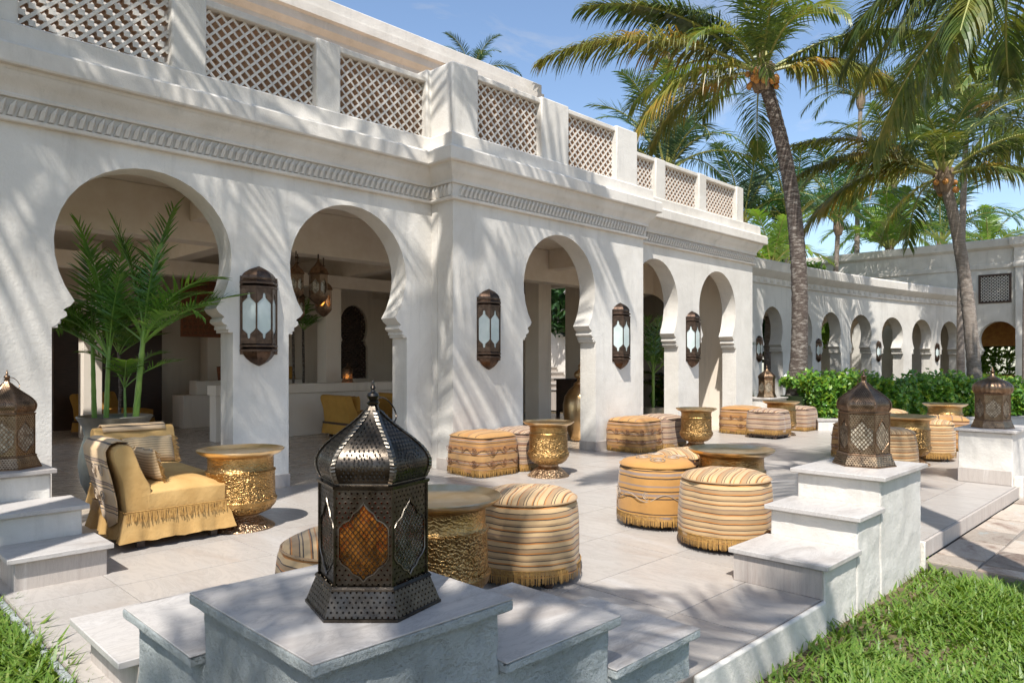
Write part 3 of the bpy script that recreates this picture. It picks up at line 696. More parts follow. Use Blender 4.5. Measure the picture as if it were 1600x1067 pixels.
# right pedestal
t = thing('stepped_pedestal', 'sunlit white pedestal with three marble treads rising to a bronze lantern beside the lawn', 'pedestal', (5, 1.9, 0))
block(t, 4.14, 4.63, 1.632, 2.19, -.4, .165, 'plaster', 'plaster_block', t); slab(t, 4.105, 4.632, 1.60, 2.21, .20)
q = G(); q.box(4.128, 4.139, 1.64, 2.185, .002, .163); q.build('riser_tile', 'riser', t, world=True, smooth=False)
block(t, 4.635, 5.04, 1.628, 2.185, -.4, .365, 'plaster', 'plaster_block', t, .012); slab(t, 4.59, 5.042, 1.597, 2.21, .40)
block(t, 5.045, 5.90, 1.625, 2.18, -.4, .565, 'plaster', 'plaster_block', t, .012); slab(t, 5.00, 5.93, 1.585, 2.215, .60)
block(t, 5.905, 5.935, 1.60, 1.66, -.2, .02, 'plaster', 'conduit_box', t, .006)
# terrace kerb between the two pedestals and in front of the lawn
g = G(); g.box(2.75, 4.139, 1.618, 1.648, -.5, -.003)
g.build('terrace_edge_wall', 'plaster', kind='structure', bev=.012)
g = G(); g.box(TX0-.035, TX0-.002, 3.5, 5.4, -.5, -.006)
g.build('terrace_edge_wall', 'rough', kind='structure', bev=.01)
# left pedestal
t = thing('stepped_pedestal', 'white stepped pedestal with marble treads at the far left in front of the first arch', 'pedestal', (1.1, 5.6, 0))
block(t, .92, 1.415, 5.05, 5.44, -.4, .165, 'riser', 'riser_block', t); slab(t, .88, 1.445, 5.01, 5.442, .20)
block(t, .45, 1.375, 5.445, 5.86, -.4, .365, 'plaster', 'plaster_block', t, .012); slab(t, .42, 1.41, 5.40, 5.862, .40)
block(t, .45, 1.285, 5.865, 6.55, -.4, .565, 'plaster', 'plaster_block', t, .012); slab(t, .42, 1.315, 5.82, 6.58, .60)
# far right pedestal
t = thing('stepped_pedestal', 'white pedestal in dappled shade at the far right where the flagstone path meets the terrace', 'pedestal', (9.7, 1.9, 0))
block(t, 9.37, 10.25, 1.68, 2.20, -.4, .565, 'plaster', 'plaster_block', t, .01); slab(t, 9.335, 10.28, 1.645, 2.235, .60)
q = G(); q.box(9.352, 10.25, 1.69, 2.20, .002, .16); q.build('skirting_stone', 'riser', t, world=True, smooth=False, bev=.004)
block(t, 10.253, 10.7, 1.69, 2.20, -.4, .365, 'plaster', 'plaster_block', t, .01)
slab(t, 10.285, 10.73, 1.655, 2.235, .40)
q = G(); q.box(9.40, 9.50, 1.60, 1.678, -.2, .10); q.build('conduit_box', 'plaster', t, world=True, bev=.006)
# far pedestal at the pavilion corner
t = thing('stepped_pedestal', 'low white pedestal block at the far end of the pavilion carrying a copper lantern', 'pedestal', (14.6, 6.9, 0))
block(t, 14.2, 15.0, 6.72, 7.25, -.2, .565, 'plaster', 'plaster_block', t); slab(t, 14.17, 15.03, 6.69, 7.28, .60)
block(t, 14.2, 14.9, 6.30, 6.716, -.2, .365, 'plaster', 'plaster_block', t); slab(t, 14.17, 14.93, 6.27, 6.688, .40)

# ================================================================== CURVED ARCADE AND FAR BUILDING
arc = thing('curved_arcade', 'low curved white arcade of seven small keyhole arches behind the hedge', 'arcade', (23, 8, 0))
W_ = [(14.15, 8.70), (17.26, 8.58), (18.98, 8.50), (20.7, 8.38), (22.38, 8.22), (24.4, 8.0), (26.45, 7.70), (28.48, 7.37), (30.98, 6.90)]
AR = {1: [(17.68, 18.76)], 2: [(19.3, 20.42)], 3: [(20.95, 22.11)], 4: [(22.70, 24.07)], 5: [(24.75, 26.15)], 6: [(26.78, 28.15)], 7: [(28.80, 30.12)]}
def arcade_wall(off, t, zt, mat, name, arches=True):
    q = G()
    for k in range(len(W_)-1):
        A = Vector(W_[k]); B = Vector(W_[k+1]); d = (B-A).normalized(); n_ = Vector((-d.y, d.x)); L = (B-A).length
        A2 = A+n_*off
        o = [(0, -.1)]
        for (xa, xb) in AR.get(k, []):
            sa = (xa-A.x)/d.x; sb = (xb-A.x)/d.x
            o += arch((sa+sb)/2, (sb-sa)/2*1.03, 1.62, 2.80, 16, -.1)
        o += [(L, -.1), (L, zt), (0, zt)]
        q.extrude([o], lambda a, b, dd: (A2.x+d.x*a+n_.x*dd, A2.y+d.y*a+n_.y*dd, b), 0, t)
    return q.build(name, mat, arc, world=True, angle=28)
arcade_wall(0, .34, 3.55, 'plaster', 'front_wall')
arcade_wall(2.1, .25, 3.3, 'cream', 'rear_wall')
g = G(); g.sweep(W_, [(-2.4, 3.30), (-.3, 3.30), (-.3, 3.50), (-2.4, 3.50)]); g.build('ceiling', 'beam', arc, world=True)
g = G(); g.sweep(W_, [(-.3, 3.36), (.05, 3.36), (.06, 3.39), (.03, 3.40), (.03, 3.53), (.06, 3.55), (.10, 3.60), (.17, 3.66), (.20, 3.70), (.20, 3.92), (.17, 3.96), (-.4, 3.97), (-.4, 3.36)])
g.build('cornice', 'trim', arc, world=True, angle=25)
g = G()
for k in range(1, len(W_)-1):
    A = Vector(W_[k]); B = Vector(W_[k+1]); d = (B-A).normalized(); n_ = Vector((d.y, -d.x)); L = (B-A).length
    for j in range(int(L/.34)):
        c = A+d*(.17+j*.34)+n_*.03
        for (wd, z0, z1, o_) in ((.085, 3.415, 3.515, .022), (.045, 3.435, 3.495, .032)):
            g.taper([(c.x-d.x*wd, c.y-d.y*wd, z0), (c.x+d.x*wd, c.y+d.y*wd, z0), (c.x+d.x*wd, c.y+d.y*wd, z1), (c.x-d.x*wd, c.y-d.y*wd, z1)],
                    [(c.x-d.x*wd*.7+n_.x*o_, c.y-d.y*wd*.7+n_.y*o_, z0+.01), (c.x+d.x*wd*.7+n_.x*o_, c.y+d.y*wd*.7+n_.y*o_, z0+.01), (c.x+d.x*wd*.7+n_.x*o_, c.y+d.y*wd*.7+n_.y*o_, z1-.01), (c.x-d.x*wd*.7+n_.x*o_, c.y-d.y*wd*.7+n_.y*o_, z1-.01)])
g.build('rosette_frieze', 'trim', arc, world=True, kind='stuff', smooth=False)
for k in range(1, 8):      # imposts
    A = Vector(W_[k]); B = Vector(W_[k+1]); d = (B-A).normalized(); n_ = Vector((-d.y, d.x))
    (xa, xb) = AR[k][0]; sa = (xa-A.x)/d.x; sb = (xb-A.x)/d.x; q = G(); c = (sa+sb)/2; hw = (sb-sa)/2*1.03
    for s in (-1, 1):
        for dz, out in ((0, .03), (.05, .015)):
            x0 = c+s*(hw-.06-out); x1 = c+s*(hw+.003)
            P = [(A.x+d.x*a+n_.x*e, A.y+d.y*a+n_.y*e) for a, e in ((x0, -.01), (x1, -.01), (x1, .345), (x0, .345))]
            q.taper([(a, b, 1.615+dz) for a, b in P], [(a, b, 1.655+dz) for a, b in P])
    q.build('impost_moulding', 'plaster', arc, world=True, smooth=False)

far = thing('far_building', 'tall white building at the right edge with a grille window above a keyhole arch', 'building', (31, 6, 0))
g = G()
g.extrude([[(-2, -.1)]+arch(6.0, .62, 1.55, 2.82, 18, -.1)+[(13.5, -.1), (13.5, 5.2), (-2, 5.2)], [(5.62, 3.50), (6.60, 3.50), (6.60, 4.52), (5.62, 4.52)]], lambda a, b, d: (d, a, b), 31, 31.35)
g.box(31, 31.3, -2, 13.5, 5.2, 5.55)
g.build('wall', 'plaster', far, world=True, angle=28)
g = G(); g.sweep([(31, 13.5), (31, 5.46), (30.86, 5.46), (30.86, -2)], [(-.3, 4.72), (.03, 4.72), (.06, 4.75), (.06, 4.90), (.03, 4.93), (.03, 5.42), (.10, 5.46), (.16, 5.52), (.16, 5.76), (.12, 5.80), (-.3, 5.80)]); g.build('cornice', 'trim', far, world=True, angle=25)
q = G(); q.box(30.86, 30.998, -2, 5.46, -.1, 4.72); q.build('pilaster', 'plaster', far, world=True, smooth=False)
q = G(); q.box(31, 44, 13.5, 13.8, -.1, 5.5); q.box(31.4, 44, -2, 13.5, 5.0, 5.1); q.build('roof', 'plaster', far, world=True, smooth=False)
win = G()
for (a, b, c, d) in ((5.60, 5.67, 3.48, 4.54), (6.55, 6.62, 3.48, 4.54), (5.67, 6.55, 3.48, 3.55), (5.67, 6.55, 4.47, 4.54)): win.box(30.97, 31.1, a, b, c, d)
wf = win.build('window', 'wood', far, world=True, smooth=False)
q = G()
for k in range(-9, 10):
    for s in (1, -1):
        c = k*.11
        pts = []
        for a in (-.44, .44):
            b = s*a+c
            if abs(b) <= .46: pts.append((a, b))
        for b in (-.46, .46):
            a = (b-c)/s
            if abs(a) < .44: pts.append((a, b))
        if len(pts) >= 2:
            pts.sort(); (a0, b0), (a1, b1) = pts[0], pts[-1]; L = sqrt((a1-a0)**2+(b1-b0)**2)
            if L > .05:
                nx, nz = -(b1-b0)/L*.012, (a1-a0)/L*.012
                P = [(a0+nx, b0+nz), (a0-nx, b0-nz), (a1-nx, b1-nz), (a1+nx, b1+nz)]
                q.taper([(31.0, 6.11+a, 4.01+b) for a, b in P], [(31.03, 6.11+a, 4.01+b) for a, b in P])
q.build('grille', 'trim', wf, world=True, smooth=False)
q = G(); q.box(31.3, 31.34, 5.6, 6.62, 3.48, 4.54); q.build('window_shade_sheet', 'dark', far, world=True, smooth=False)  # dark sheet painting in the shade behind the grille
# what stands behind that arch: a terracotta tiled canopy and greenery (see plants)
can = thing('tiled_canopy', 'brown canopy roof seen through the keyhole arch of the far building', 'canopy', (33, 6, 0))
q = G(); q.taper([(32.2, 4.6, 1.95), (34.8, 4.6, 1.95), (34.8, 9.0, 1.95), (32.2, 9.0, 1.95)], [(33, 5.0, 2.95), (34.3, 5.0, 2.95), (34.3, 8.6, 2.95), (33, 8.6, 2.95)]); q.build('roof', 'husk', can, world=True, smooth=False)
q = G()
for (x, y) in ((32.4, 4.8), (32.4, 7.8), (34.6, 4.8), (34.6, 7.8)): q.box(x, x+.1, y, y+.1, -.15, 1.95)
q.build('post', 'wood', can, world=True, smooth=False)
q = G(); q.box(32.3, 32.5, 5, 7.6, .75, .85); q.build('rail', 'husk', can, world=True, smooth=False)

# planter kerb under the hedge
pk = thing('planter_kerb', 'low white kerb holding the hedge bed at the back of the terrace', 'kerb', (14.2, 5.7, 0))
g = G(); g.sweep([(14.9, 6.2), (14.19, 5.72), (17.9, 3.05), (23.5, -1.0)], [(-.14, -.2), (0, -.2), (0, .19), (-.14, .19)]); g.build('kerb_wall', 'plaster', pk, world=True, smooth=False)
g = G(); g.sweep([(14.9, 6.2), (14.19, 5.72), (17.9, 3.05), (23.5, -1.0)], [(-.16, .192), (.02, .192), (.02, .225), (-.16, .225)]); g.build('kerb_cap', 'tread', pk, world=True, smooth=False)
# outdoor stair seen through the doorway
stc = thing('outdoor_stair', 'small sunlit outdoor stair with a white sloping balustrade seen through the third arch', 'stair', (17.5, 14, 0))
for k in range(9):
    q = G(); q.box(16.6, 17.9, 14.0+k*.3, 14.3+k*.3, -.15, .17*(k+1)-.035); q.build('riser_block', 'riser', stc, world=True, smooth=False)
    q = G(); q.box(16.57, 17.9, 13.97+k*.3, 14.3+k*.3, .17*(k+1)-.034, .17*(k+1)); q.build('tread', 'tread', stc, world=True, smooth=False)
q = G(); q.extrude([[(13.2, -.1), (17, -.1), (17, 3.1), (13.2, .75)]], lambda a, b, d: (d, a, b), 17.95, 18.15); q.build('balustrade', 'plaster', stc, world=True, smooth=False)
q = G(); q.tube([(17.85, 13.2, .95), (17.85, 17, 3.3)], .025); q.build('handrail', 'wood', stc, world=True)
gw = thing('garden_wall', 'bright white garden wall behind the outdoor stair', 'wall', (22, 18, 0))
q = G(); q.box(14.2, 30, 18.4, 18.6, -.1, 4.6); q.build('wall', 'plaster', gw, world=True, smooth=False)

# ================================================================== LANTERNS
def inpoly(x, y, P):
    c = False; n = len(P)
    for i in range(n):
        x1, y1 = P[i]; x2, y2 = P[i-1]
        if (y1 > y) != (y2 > y) and x < (x2-x1)*(y-y1)/(y2-y1)+x1: c = not c
    return c
def mirror(half): return half+[(-a, b) for a, b in reversed(half) if abs(a) > 1e-6]
OGEE = mirror([(0, .016), (.012, .030), (.030, .038), (.044, .055), (.062, .066), (.073, .082), (.073, .170), (.060, .186), (.040, .196), (.030, .214), (.014, .226), (.004, .238), (0, .246)])
def hexside(k, R, z, rot=0): a = rot+k*pi/3; return Vector((R*cos(a), R*sin(a), z))
def sidestrip(q, k, prof, mi=0, uvs=True):
    i = len(q.v); arc_ = 0
    if q.uv is None: q.uv = []
    for j, (r, z) in enumerate(prof):
        if j: arc_ += sqrt((r-prof[j-1][0])**2+(z-prof[j-1][1])**2)
        a = hexside(k, r, z); b = hexside(k+1, r, z); mid = (a+b)/2
        q.v += [tuple(a), tuple(mid), tuple(b)]
        w = r
        q.uv += [(-w/2, arc_), (0, arc_), (w/2, arc_)]
    for j in range(len(prof)-1):
        for c in (0, 1):
            q.f.append((i+j*3+c, i+j*3+c+1, i+(j+1)*3+c+1, i+(j+1)*3+c)); q.m.append(mi)
DOME = [(.165, .385), (.164, .391), (.173, .408), (.179, .428), (.179, .447), (.170, .468), (.153, .489), (.130, .509), (.101, .531), (.072, .553), (.046, .575), (.025, .597), (.014, .615)]
FLAT = [(.150, .385), (.178, .392), (.192, .425), (.196, .455), (.186, .485), (.155, .515), (.110, .540), (.065, .560), (.035, .580), (.014, .615)]
def floor_lantern(label, loc, rz, mp, m1, glass, dome='ribbed', group='floor lanterns on the white pedestals', scale=1, wire=.0125, wth=.0019):
    t = thing('lantern', label, 'lantern', loc, rz, group); t.scale = (scale,)*3
    R = .168
    q = G(); pf = [(.210, .006), (.207, .014), (.178, .083)]
    for k in range(6): sidestrip(q, k, pf)
    q.build('base_skirt', mp, t, smooth=False, recalc=False)
    q = G(); q.lathe([(.213, 0), (.213, .008), (.206, .011), (.2, .0)], 6, cap=False); q.lathe([(.181, .080), (.183, .086), (.176, .092), (.170, .086)], 6, cap=False)
    q.lathe([(.168, .373), (.176, .376), (.178, .384), (.166, .388)], 6, cap=False)
    q.lathe([(.19, .004), (.0, .004)], 6, cap=False)
    for k in range(6): q.tube([hexside(k, R, .09), hexside(k, R, .375)], .0045, 6)
    q.build('frame', m1, t)
    panes = glass if isinstance(glass, (list, tuple)) else [glass]*6
    for k in range(6):
        a = hexside(k, R, 0); b = hexside(k+1, R, 0); c = (a+b)/2; tx = (b-a).normalized(); n_ = c.normalized()
        fn = lambda u, v_, d: (c+tx*u+n_*(-d)+Vector((0, 0, .09+v_)))
        q = G(); L = [(-R/2+.003, .002), (R/2-.003, .002), (R/2-.003, .284), (-R/2+.003, .284)]
        q.extrude([L, OGEE], fn, .001, .0035)
        fl = L+OGEE; q.uv = fl+fl
        p = q.build('panel', mp, t, smooth=False)
        # embossed rim around the window
        q = G(); rim = [fn(a_, b_, .0) for a_, b_ in OGEE]; q.tube(rim+[rim[0]], .0024, 5); q.build('window_rim', 'iron_e' if m1 == 'iron' else m1, p)
        q = G(); segs = []
        for sg in (1, -1):
            cc = -.4
            while cc < .5:
                run = None; u = -.07
                while u <= .0701:
                    v_ = sg*1.25*u+cc
                    ins = inpoly(u, v_, OGEE)
                    if ins and run is None: run = (u, v_)
                    if not ins and run is not None: segs.append((run, (u, v_))); run = None
                    last = (u, v_); u += .0025
                if run is not None: segs.append((run, last))
                cc += wire*1.6
        for (a0, b0), (a1, b1) in segs:
            L_ = sqrt((a1-a0)**2+(b1-b0)**2)
            if L_ < .004: continue
            nx, nz = -(b1-b0)/L_*wth/2, (a1-a0)/L_*wth/2; i = len(q.v)
            q.v += [tuple(fn(a0+nx, b0+nz, .003)), tuple(fn(a0-nx, b0-nz, .003)), tuple(fn(a1-nx, b1-nz, .003)), tuple(fn(a1+nx, b1+nz, .003)), tuple(fn(a0, b0, .0048)), tuple(fn(a1, b1, .0048))]
            q.f += [(i, i+1, i+2, i+3), (i, i+3, i+5, i+4), (i+1, i+4, i+5, i+2)]; q.m += [0]*3
        q.build('wire_mesh', m1, p, smooth=False, recalc=False)
        q = G(); q.extrude([[(-.080, .008), (.080, .008), (.080, .262), (-.080, .262)]], fn, .006, .008)
        q.build('glass_pane', panes[k], p, smooth=False)
    if dome == 'ribbed':
        q = G()
        for k in range(6): sidestrip(q, k, DOME)
        d = q.build('dome', m1, t, recalc=False, angle=25)
        em = 'iron_e' if m1 == 'iron' else m1
        def dome_at(k, f, z, off=0):      # point on dome side k, f in -1..1 across, height z
            for (r0, z0), (r1, z1) in zip(DOME, DOME[1:]):
                if z0 <= z <= z1: r = r0+(r1-r0)*(z-z0)/(z1-z0); break
            a_, b_ = hexside(k, r, z), hexside(k+1, r, z); c_ = (a_+b_)/2; n0 = Vector((c_.x, c_.y, 0)).normalized()
            return c_+(b_-a_)*f/2+n0*off+Vector((0, 0, off*.5)), r
        for k in range(6):                # wide embossed rib along each edge
            q = G(); rows = [DOME[1][1]+(DOME[-2][1]-DOME[1][1])*j_/40 for j_ in range(41)]
            for j_, z in enumerate(rows):
                e = .003+(.0016 if j_ % 2 else 0)
                _, r = dome_at(k, 0, z); w_ = min(.8, .020/max(r, .001)*1.0)
                pts_ = [dome_at(k-1, 1-w_, z, .001)[0], dome_at(k-1, 1-w_, z, e)[0], hexside(k, r+e+.001, z), dome_at(k, -1+w_, z, e)[0], dome_at(k, -1+w_, z, .001)[0]]
                q.v += [tuple(p_) for p_ in pts_]
            for j_ in range(40):
                for c_ in range(4): q.f.append((j_*5+c_, j_*5+c_+1, j_*5+c_+6, j_*5+c_+5)); q.m.append(0)
            q.build('rib', em, d, recalc=False, smooth=False)
            q = G(); zc = .452            # dark lozenges painted for the shade in holes: a rosette and rows around it
            def lz(f, z, sx, sz):
                p0, r = dome_at(k, f, z, .0032); df = sx/max(r, .01)*1.0
                q.face([dome_at(k, f-df, z, .0032)[0], dome_at(k, f, z-sz, .0032)[0], dome_at(k, f+df, z, .0032)[0], dome_at(k, f, z+sz, .0032)[0]])
            for (rr, m_, sz) in ((.015, 10, .0034), (.027, 16, .0034), (.0, 1, .004)):
                for j_ in range(m_):
                    an = 2*pi*j_/m_; z = zc+rr*sin(an)*.85; _, r = dome_at(k, 0, z); lz(rr*cos(an)/(r*.5), z, .0066, sz*1.3)
            z = .402; row_ = 0
            while z < .588:
                _, r = dome_at(k, 0, z); half_ = r*.5-.024; nn = int(half_/.0075)
                for c_ in range(-nn, nn+1):
                    x_ = (c_+.5*(row_ % 2))*.0138/1.0
                    if abs(x_) > half_ or (x_**2+((z-zc)/.85)**2) < .037**2: continue
                    lz(x_/(r*.5), z, .0062, .0042)
                z += .0105; row_ += 1
            q.build('hole_shade_lozenges', 'hole', d, smooth=False, recalc=False, kind='stuff')
    else:
        q = G(); i = 0; n = 96
        for r, z in FLAT:
            for k in range(n):
                an = 2*pi*k/n; fl = 1+.035*abs(sin(an*12))*min(1, r/.1)
                q.v.append((r*fl*cos(an), r*fl*sin(an), z))
        for j in range(len(FLAT)-1):
            for k in range(n): q.f.append((j*n+k, j*n+(k+1) % n, (j+1)*n+(k+1) % n, (j+1)*n+k)); q.m.append(0)
        q.build('fluted_dome', m1, t, angle=60)
    q = G(); q.lathe([(.0, .612), (.019, .616), (.021, .622), (.012, .628), (.017, .634), (.020, .642), (.017, .650), (.008, .655), (.006, .662), (.009, .667), (.0065, .672), (.004, .676), (.0045, .686), (.0, .694)], 14)
    q.build('finial', m1, t)
    q = G(); q.lathe([(.0, .012), (.05, .014), (.045, .03), (.015, .04), (.012, .10), (.03, .115), (.032, .14), (.012, .145), (.011, .25), (0, .255)], 12); q.build('candle_holder', m1, t)
    q = G(); c0 = Vector((.052, -.012, .596)); 
    pts = [c0+Vector((.052*cos(a), .012*sin(a)+.006*cos(a), .050*sin(a)*.75-.3*.052*cos(a)*.9)) for a in [2*pi*k/28 for k in range(29)]]
    q.tube(pts, .0027, 6); q.build('carry_ring', m1, t)
    return t
hero = floor_lantern('large dark pierced-tin lantern with ribbed onion dome and amber mesh windows on the nearest pedestal', (1.285, 1.90, .601), radians(15), 'iron_p', 'iron', ['amber', 'amber', 'see', 'amber', 'see', 'amber'])
right_l = floor_lantern('bronze pierced lantern with ribbed dome on top of the sunlit pedestal beside the lawn', (5.53, 1.90, .601), radians(44), 'bronze_p', 'bronze', 'clear', wire=.021, wth=.0052)
l = dup(right_l, (1.075, 6.13, .601), radians(38), 'bronze lantern on the far left pedestal, cut by the photo edge')
l = dup(right_l, (14.52, 6.93, .601), radians(10), 'small distant copper lantern on the low block at the far corner of the pavilion', scale=.98)
far_l = floor_lantern('bronze lantern with a fluted onion dome on the shaded far right pedestal', (9.68, 1.93, .601), radians(44), 'bronze_p', 'bronze', 'clear', dome='fluted', wire=.021, wth=.0052)

WOG = mirror([(0, .050), (.012, .056), (.016, .075), (.018, .100), (.038, .118), (.060, .135), (.079, .158), (.079, .415), (.060, .435), (.038, .455), (.018, .475), (.016, .500), (.012, .520), (0, .527)])
def wall_lantern(label, loc, scale=1, rz=0, group='wall lanterns between the arches'):
    t = thing('wall_lantern', label, 'wall lantern', loc, rz, group); t.scale = (scale,)*3
    HO = [(-.198, 0), (-.086, -.122), (.086, -.122), (.198, 0)]      # half an octagon against the wall
    def half(q, prof, mi=0):
        i = len(q.v)
        for f, z in prof: q.v += [(x*f, y*f, z) for x, y in HO]
        for j in range(len(prof)-1):
            for k in range(3): q.f.append((i+j*4+k, i+j*4+k+1, i+j*4+k+5, i+j*4+k+4)); q.m.append(mi)
            q.f.append((i+j*4+3, i+j*4, i+j*4+4, i+j*4+7)); q.m.append(mi)
        q.f.append((i+3, i+2, i+1, i)); q.m.append(mi)
        e = i+(len(prof)-1)*4; q.f.append((e, e+1, e+2, e+3)); q.m.append(mi)
    q = G(); half(q, [(.02, 0), (.18, .012), (.46, .040), (.70, .078), (.86, .118), (.90, .150)]); q.build('bottom_dome', 'copper', t, angle=22)
    for z in (.150, .195, .805, .850):
        q = G(); half(q, [(.90, z), (1.06, z+.004), (1.06, z+.020), (.95, z+.034), (.90, z+.044)]); q.build('band', 'copper', t, angle=20)
    q = G(); half(q, [(.93, .895), (.95, .915), (.92, .94), (.78, .972), (.52, 1.005), (.24, 1.028), (.02, 1.045)]); q.build('top_dome', 'copper', t, angle=22)
    for k in range(3):
        a = Vector((*HO[k], 0)); b = Vector((*HO[k+1], 0)); c = (a+b)/2; tx = (b-a).normalized(); n_ = Vector((tx.y, -tx.x, 0)); w = (b-a).length
        fn = lambda u, v_, d: (c+tx*u-n_*d+Vector((0, 0, .232+v_)))
        q = G(); q.extrude([[(-w/2, 0), (w/2, 0), (w/2, .575), (-w/2, .575)], [(a_*w/.180, b_) for a_, b_ in WOG]], fn, .002, .008)
        p = q.build('panel', 'copper', t, smooth=False)
        q = G(); q.extrude([[(-w/2+.01, .02), (w/2-.01, .02), (w/2-.01, .55), (-w/2+.01, .55)]], fn, .011, .014); q.build('glass_pane', 'milky', p, smooth=False)
        q = G(); q.tube([a+Vector((0, 0, .235)), a+Vector((0, 0, .805))], .005, 6); q.build('corner_bar', 'copper', p)
    q = G(); q.box(-.204, .204, -.004, .006, .12, .93); q.build('wall_plate', 'copper', t, smooth=False)
    return t
wl0 = wall_lantern('largest copper wall lantern on the pier between the first two arches', (3.465, Y1-.008, 1.305))
dup(wl0, (6.37, Y2-.008, 1.245), label='copper wall lantern on the broad pier between the second and third arches')
dup(wl0, (9.20, Y2-.008, 1.23), label='copper wall lantern just right of the third arch, above the brown striped ottomans')
dup(wl0, (11.74, Y3-.008, 1.24), label='copper wall lantern between the fourth and fifth arches')
for (x, y, lb) in ((17.50, 8.56, 'small wall lantern at the left start of the curved arcade, partly behind the pavilion corner'),
                   (20.76, 8.365, 'small wall lantern on the curved arcade just right of the thick dark palm trunk'),
                   (24.50, 7.98, 'small wall lantern in the middle of the curved arcade, above the bronze lantern'),
                   (28.50, 7.35, 'small wall lantern at the right end of the curved arcade beside the slim palm')):
    dup(wl0, (x, y, 1.33), label=lb, scale=.66, group='small wall lanterns on the curved arcade')
# hanging lanterns in the lounge
def hanging(loc, label, lit, s):
    t = thing('hanging_lantern', label, 'lantern', loc, radians(10), 'hanging lanterns inside the second arch')
    t.scale = (s,)*3
    q = G(); q.lathe([(.004, 0), (.06, .03), (.13, .10), (.15, .14)], 6); q.build('bottom_cap', 'bronze', t, angle=20)
    q = G(); q.lathe([(.15, .46), (.165, .47), (.13, .54), (.07, .60), (.02, .66), (.004, .72)], 6); q.build('top_cap', 'bronze', t, angle=20)
    for k in range(6):
        a = hexside(k, .145, 0); b = hexside(k+1, .145, 0); c = (a+b)/2; tx = (b-a).normalized(); n_ = c.normalized()
        fn = lambda u, v_, d: (c+tx*u-n_*d+Vector((0, 0, .14+v_)))
        q = G(); q.extrude([[(-.0725, 0), (.0725, 0), (.0725, .32), (-.0725, .32)], [(a_*.8, b_*1.0+.01) for a_, b_ in OGEE]], fn, 0, .004); q.build('panel', 'bronze', t, smooth=False)
    q = G(); q.lathe([(.10, .15), (.10, .45)], 6, cap=False); q.build('glass', 'clear', t)
    if lit: q = G(); q.lathe([(.0, .17), (.035, .2), (.03, .27), (.0, .32)], 10); q.build('candle', 'glow', t)
    q = G(); q.tube([(0, 0, .70), (0, 0, (2.87-loc[2])/s)], .012, 6)
    z = .75
    while z < (2.8-loc[2])/s: q.lathe([(.0, z), (.03, z+.03), (.0, z+.06)], 6); z += .10
    q.build('chain', 'copper', t)
for (x, y, z, s, lit, lb) in ((5.50, 9.40, 2.0, .85, True, 'lit bronze lantern hanging rightmost of the cluster inside the second arch'),
                              (5.27, 9.15, 2.14, .95, False, 'unlit bronze lantern hanging second from the right of the cluster inside the second arch'),
                              (5.06, 9.35, 1.92, .7, False, 'slim hanging lantern third from the right of the cluster inside the second arch'),
                              (4.90, 9.1, 2.2, .75, False, 'hanging lantern at the left of the cluster, partly behind the arch edge')):
    hanging((x, y, z), lb, lit, s)
t = dup(right_l, (7.6, 12.1, .951), radians(20), 'small dark lantern glowing on the half wall inside the second arch', scale=.55, group='floor lanterns on the white pedestals')
q = G(); q.lathe([(0, .1), (.09, .13), (.07, .26), (0, .33)], 10); q.build('candle', 'glow', t)
t = dup(right_l, (7.45, 15.3, .952), radians(20), 'small lit lantern on the plinth deep inside the first arch', scale=.55, group='floor lanterns on the white pedestals')
q = G(); q.lathe([(0, .1), (.09, .13), (.07, .26), (0, .33)], 10); q.build('candle', 'glow', t)

# ================================================================== BRASS TABLES
def brass_table(label, loc, kind='wide', rz=0, scale=1):
    t = thing('brass_table', label, 'table', loc, rz, 'brass drum tables'); t.scale = (scale,)*3
    if kind == 'wide':
        body = [(.10, .105), (.17, .115), (.235, .145), (.272, .19), (.283, .225), (.285, .235), (.277, .243), (.270, .25), (.268, .255), (.265, .45), (.272, .458), (.272, .468), (.262, .474), (.256, .48), (.254, .57), (.262, .585), (.29, .598)]
        foot = [(.265, 0), (.268, .006), (.262, .014), (.235, .03), (.17, .07), (.13, .09), (.125, .104), (.145, .112)]
        rim = [(.27, .590), (.305, .602), (.338, .628), (.342, .637), (.336, .641), (.305, .622), (.288, .616), (.282, .612), (0, .610)]
    else:
        body = [(.10, .135), (.17, .155), (.215, .19), (.245, .24), (.250, .275), (.247, .285), (.236, .292), (.231, .30), (.229, .31), (.226, .50), (.232, .507), (.228, .515), (.222, .52), (.222, .575), (.235, .595), (.255, .605)]
        foot = [(.245, 0), (.248, .008), (.235, .02), (.19, .06), (.14, .10), (.115, .12), (.12, .14), (.15, .15)]
        rim = [(.24, .60), (.275, .612), (.302, .634), (.307, .642), (.30, .646), (.275, .628), (.262, .622), (0, .618)]
    q = G(); q.lathe(body, 56, cap=False); q.build('bowl', 'brass', t, angle=50)
    q = G(); q.lathe(foot, 48, cap=False); q.build('foot', 'brass_foot', t, angle=50)
    q = G(); q.lathe(rim, 56, cap=False); q.build('tray', 'tray', t, angle=50)
    q = G(); n = 90; r = body[5][0]
    for k in range(n):
        a = 2*pi*k/n; z = .262 if kind == 'wide' else .312
        T = Matrix.Rotation(a, 4, 'Z') @ Matrix.Translation((body[8][0]-.001, 0, z-.012))
        q.box(0, .005, -.006, .006, -.009, .009, T)
    q.build('beaded_band', 'brass', t, smooth=False, kind='stuff')
    return t
bt = brass_table('large brass drum table with a worn tray right behind the big dark lantern', (2.436, 2.996, 0), rz=.4)
dup(bt, (2.60, 5.74, 0), 1.3, 'brass drum table with flared rim standing right of the golden chair at the left')
bn = brass_table('slim footed brass table beside the orange ottoman in front of the third arch', (6.34, 5.73, 0), 'slim')
dup(bn, (9.72, 5.76, 0), .8, 'slim footed brass table right of the brown ottomans near the fourth arch')
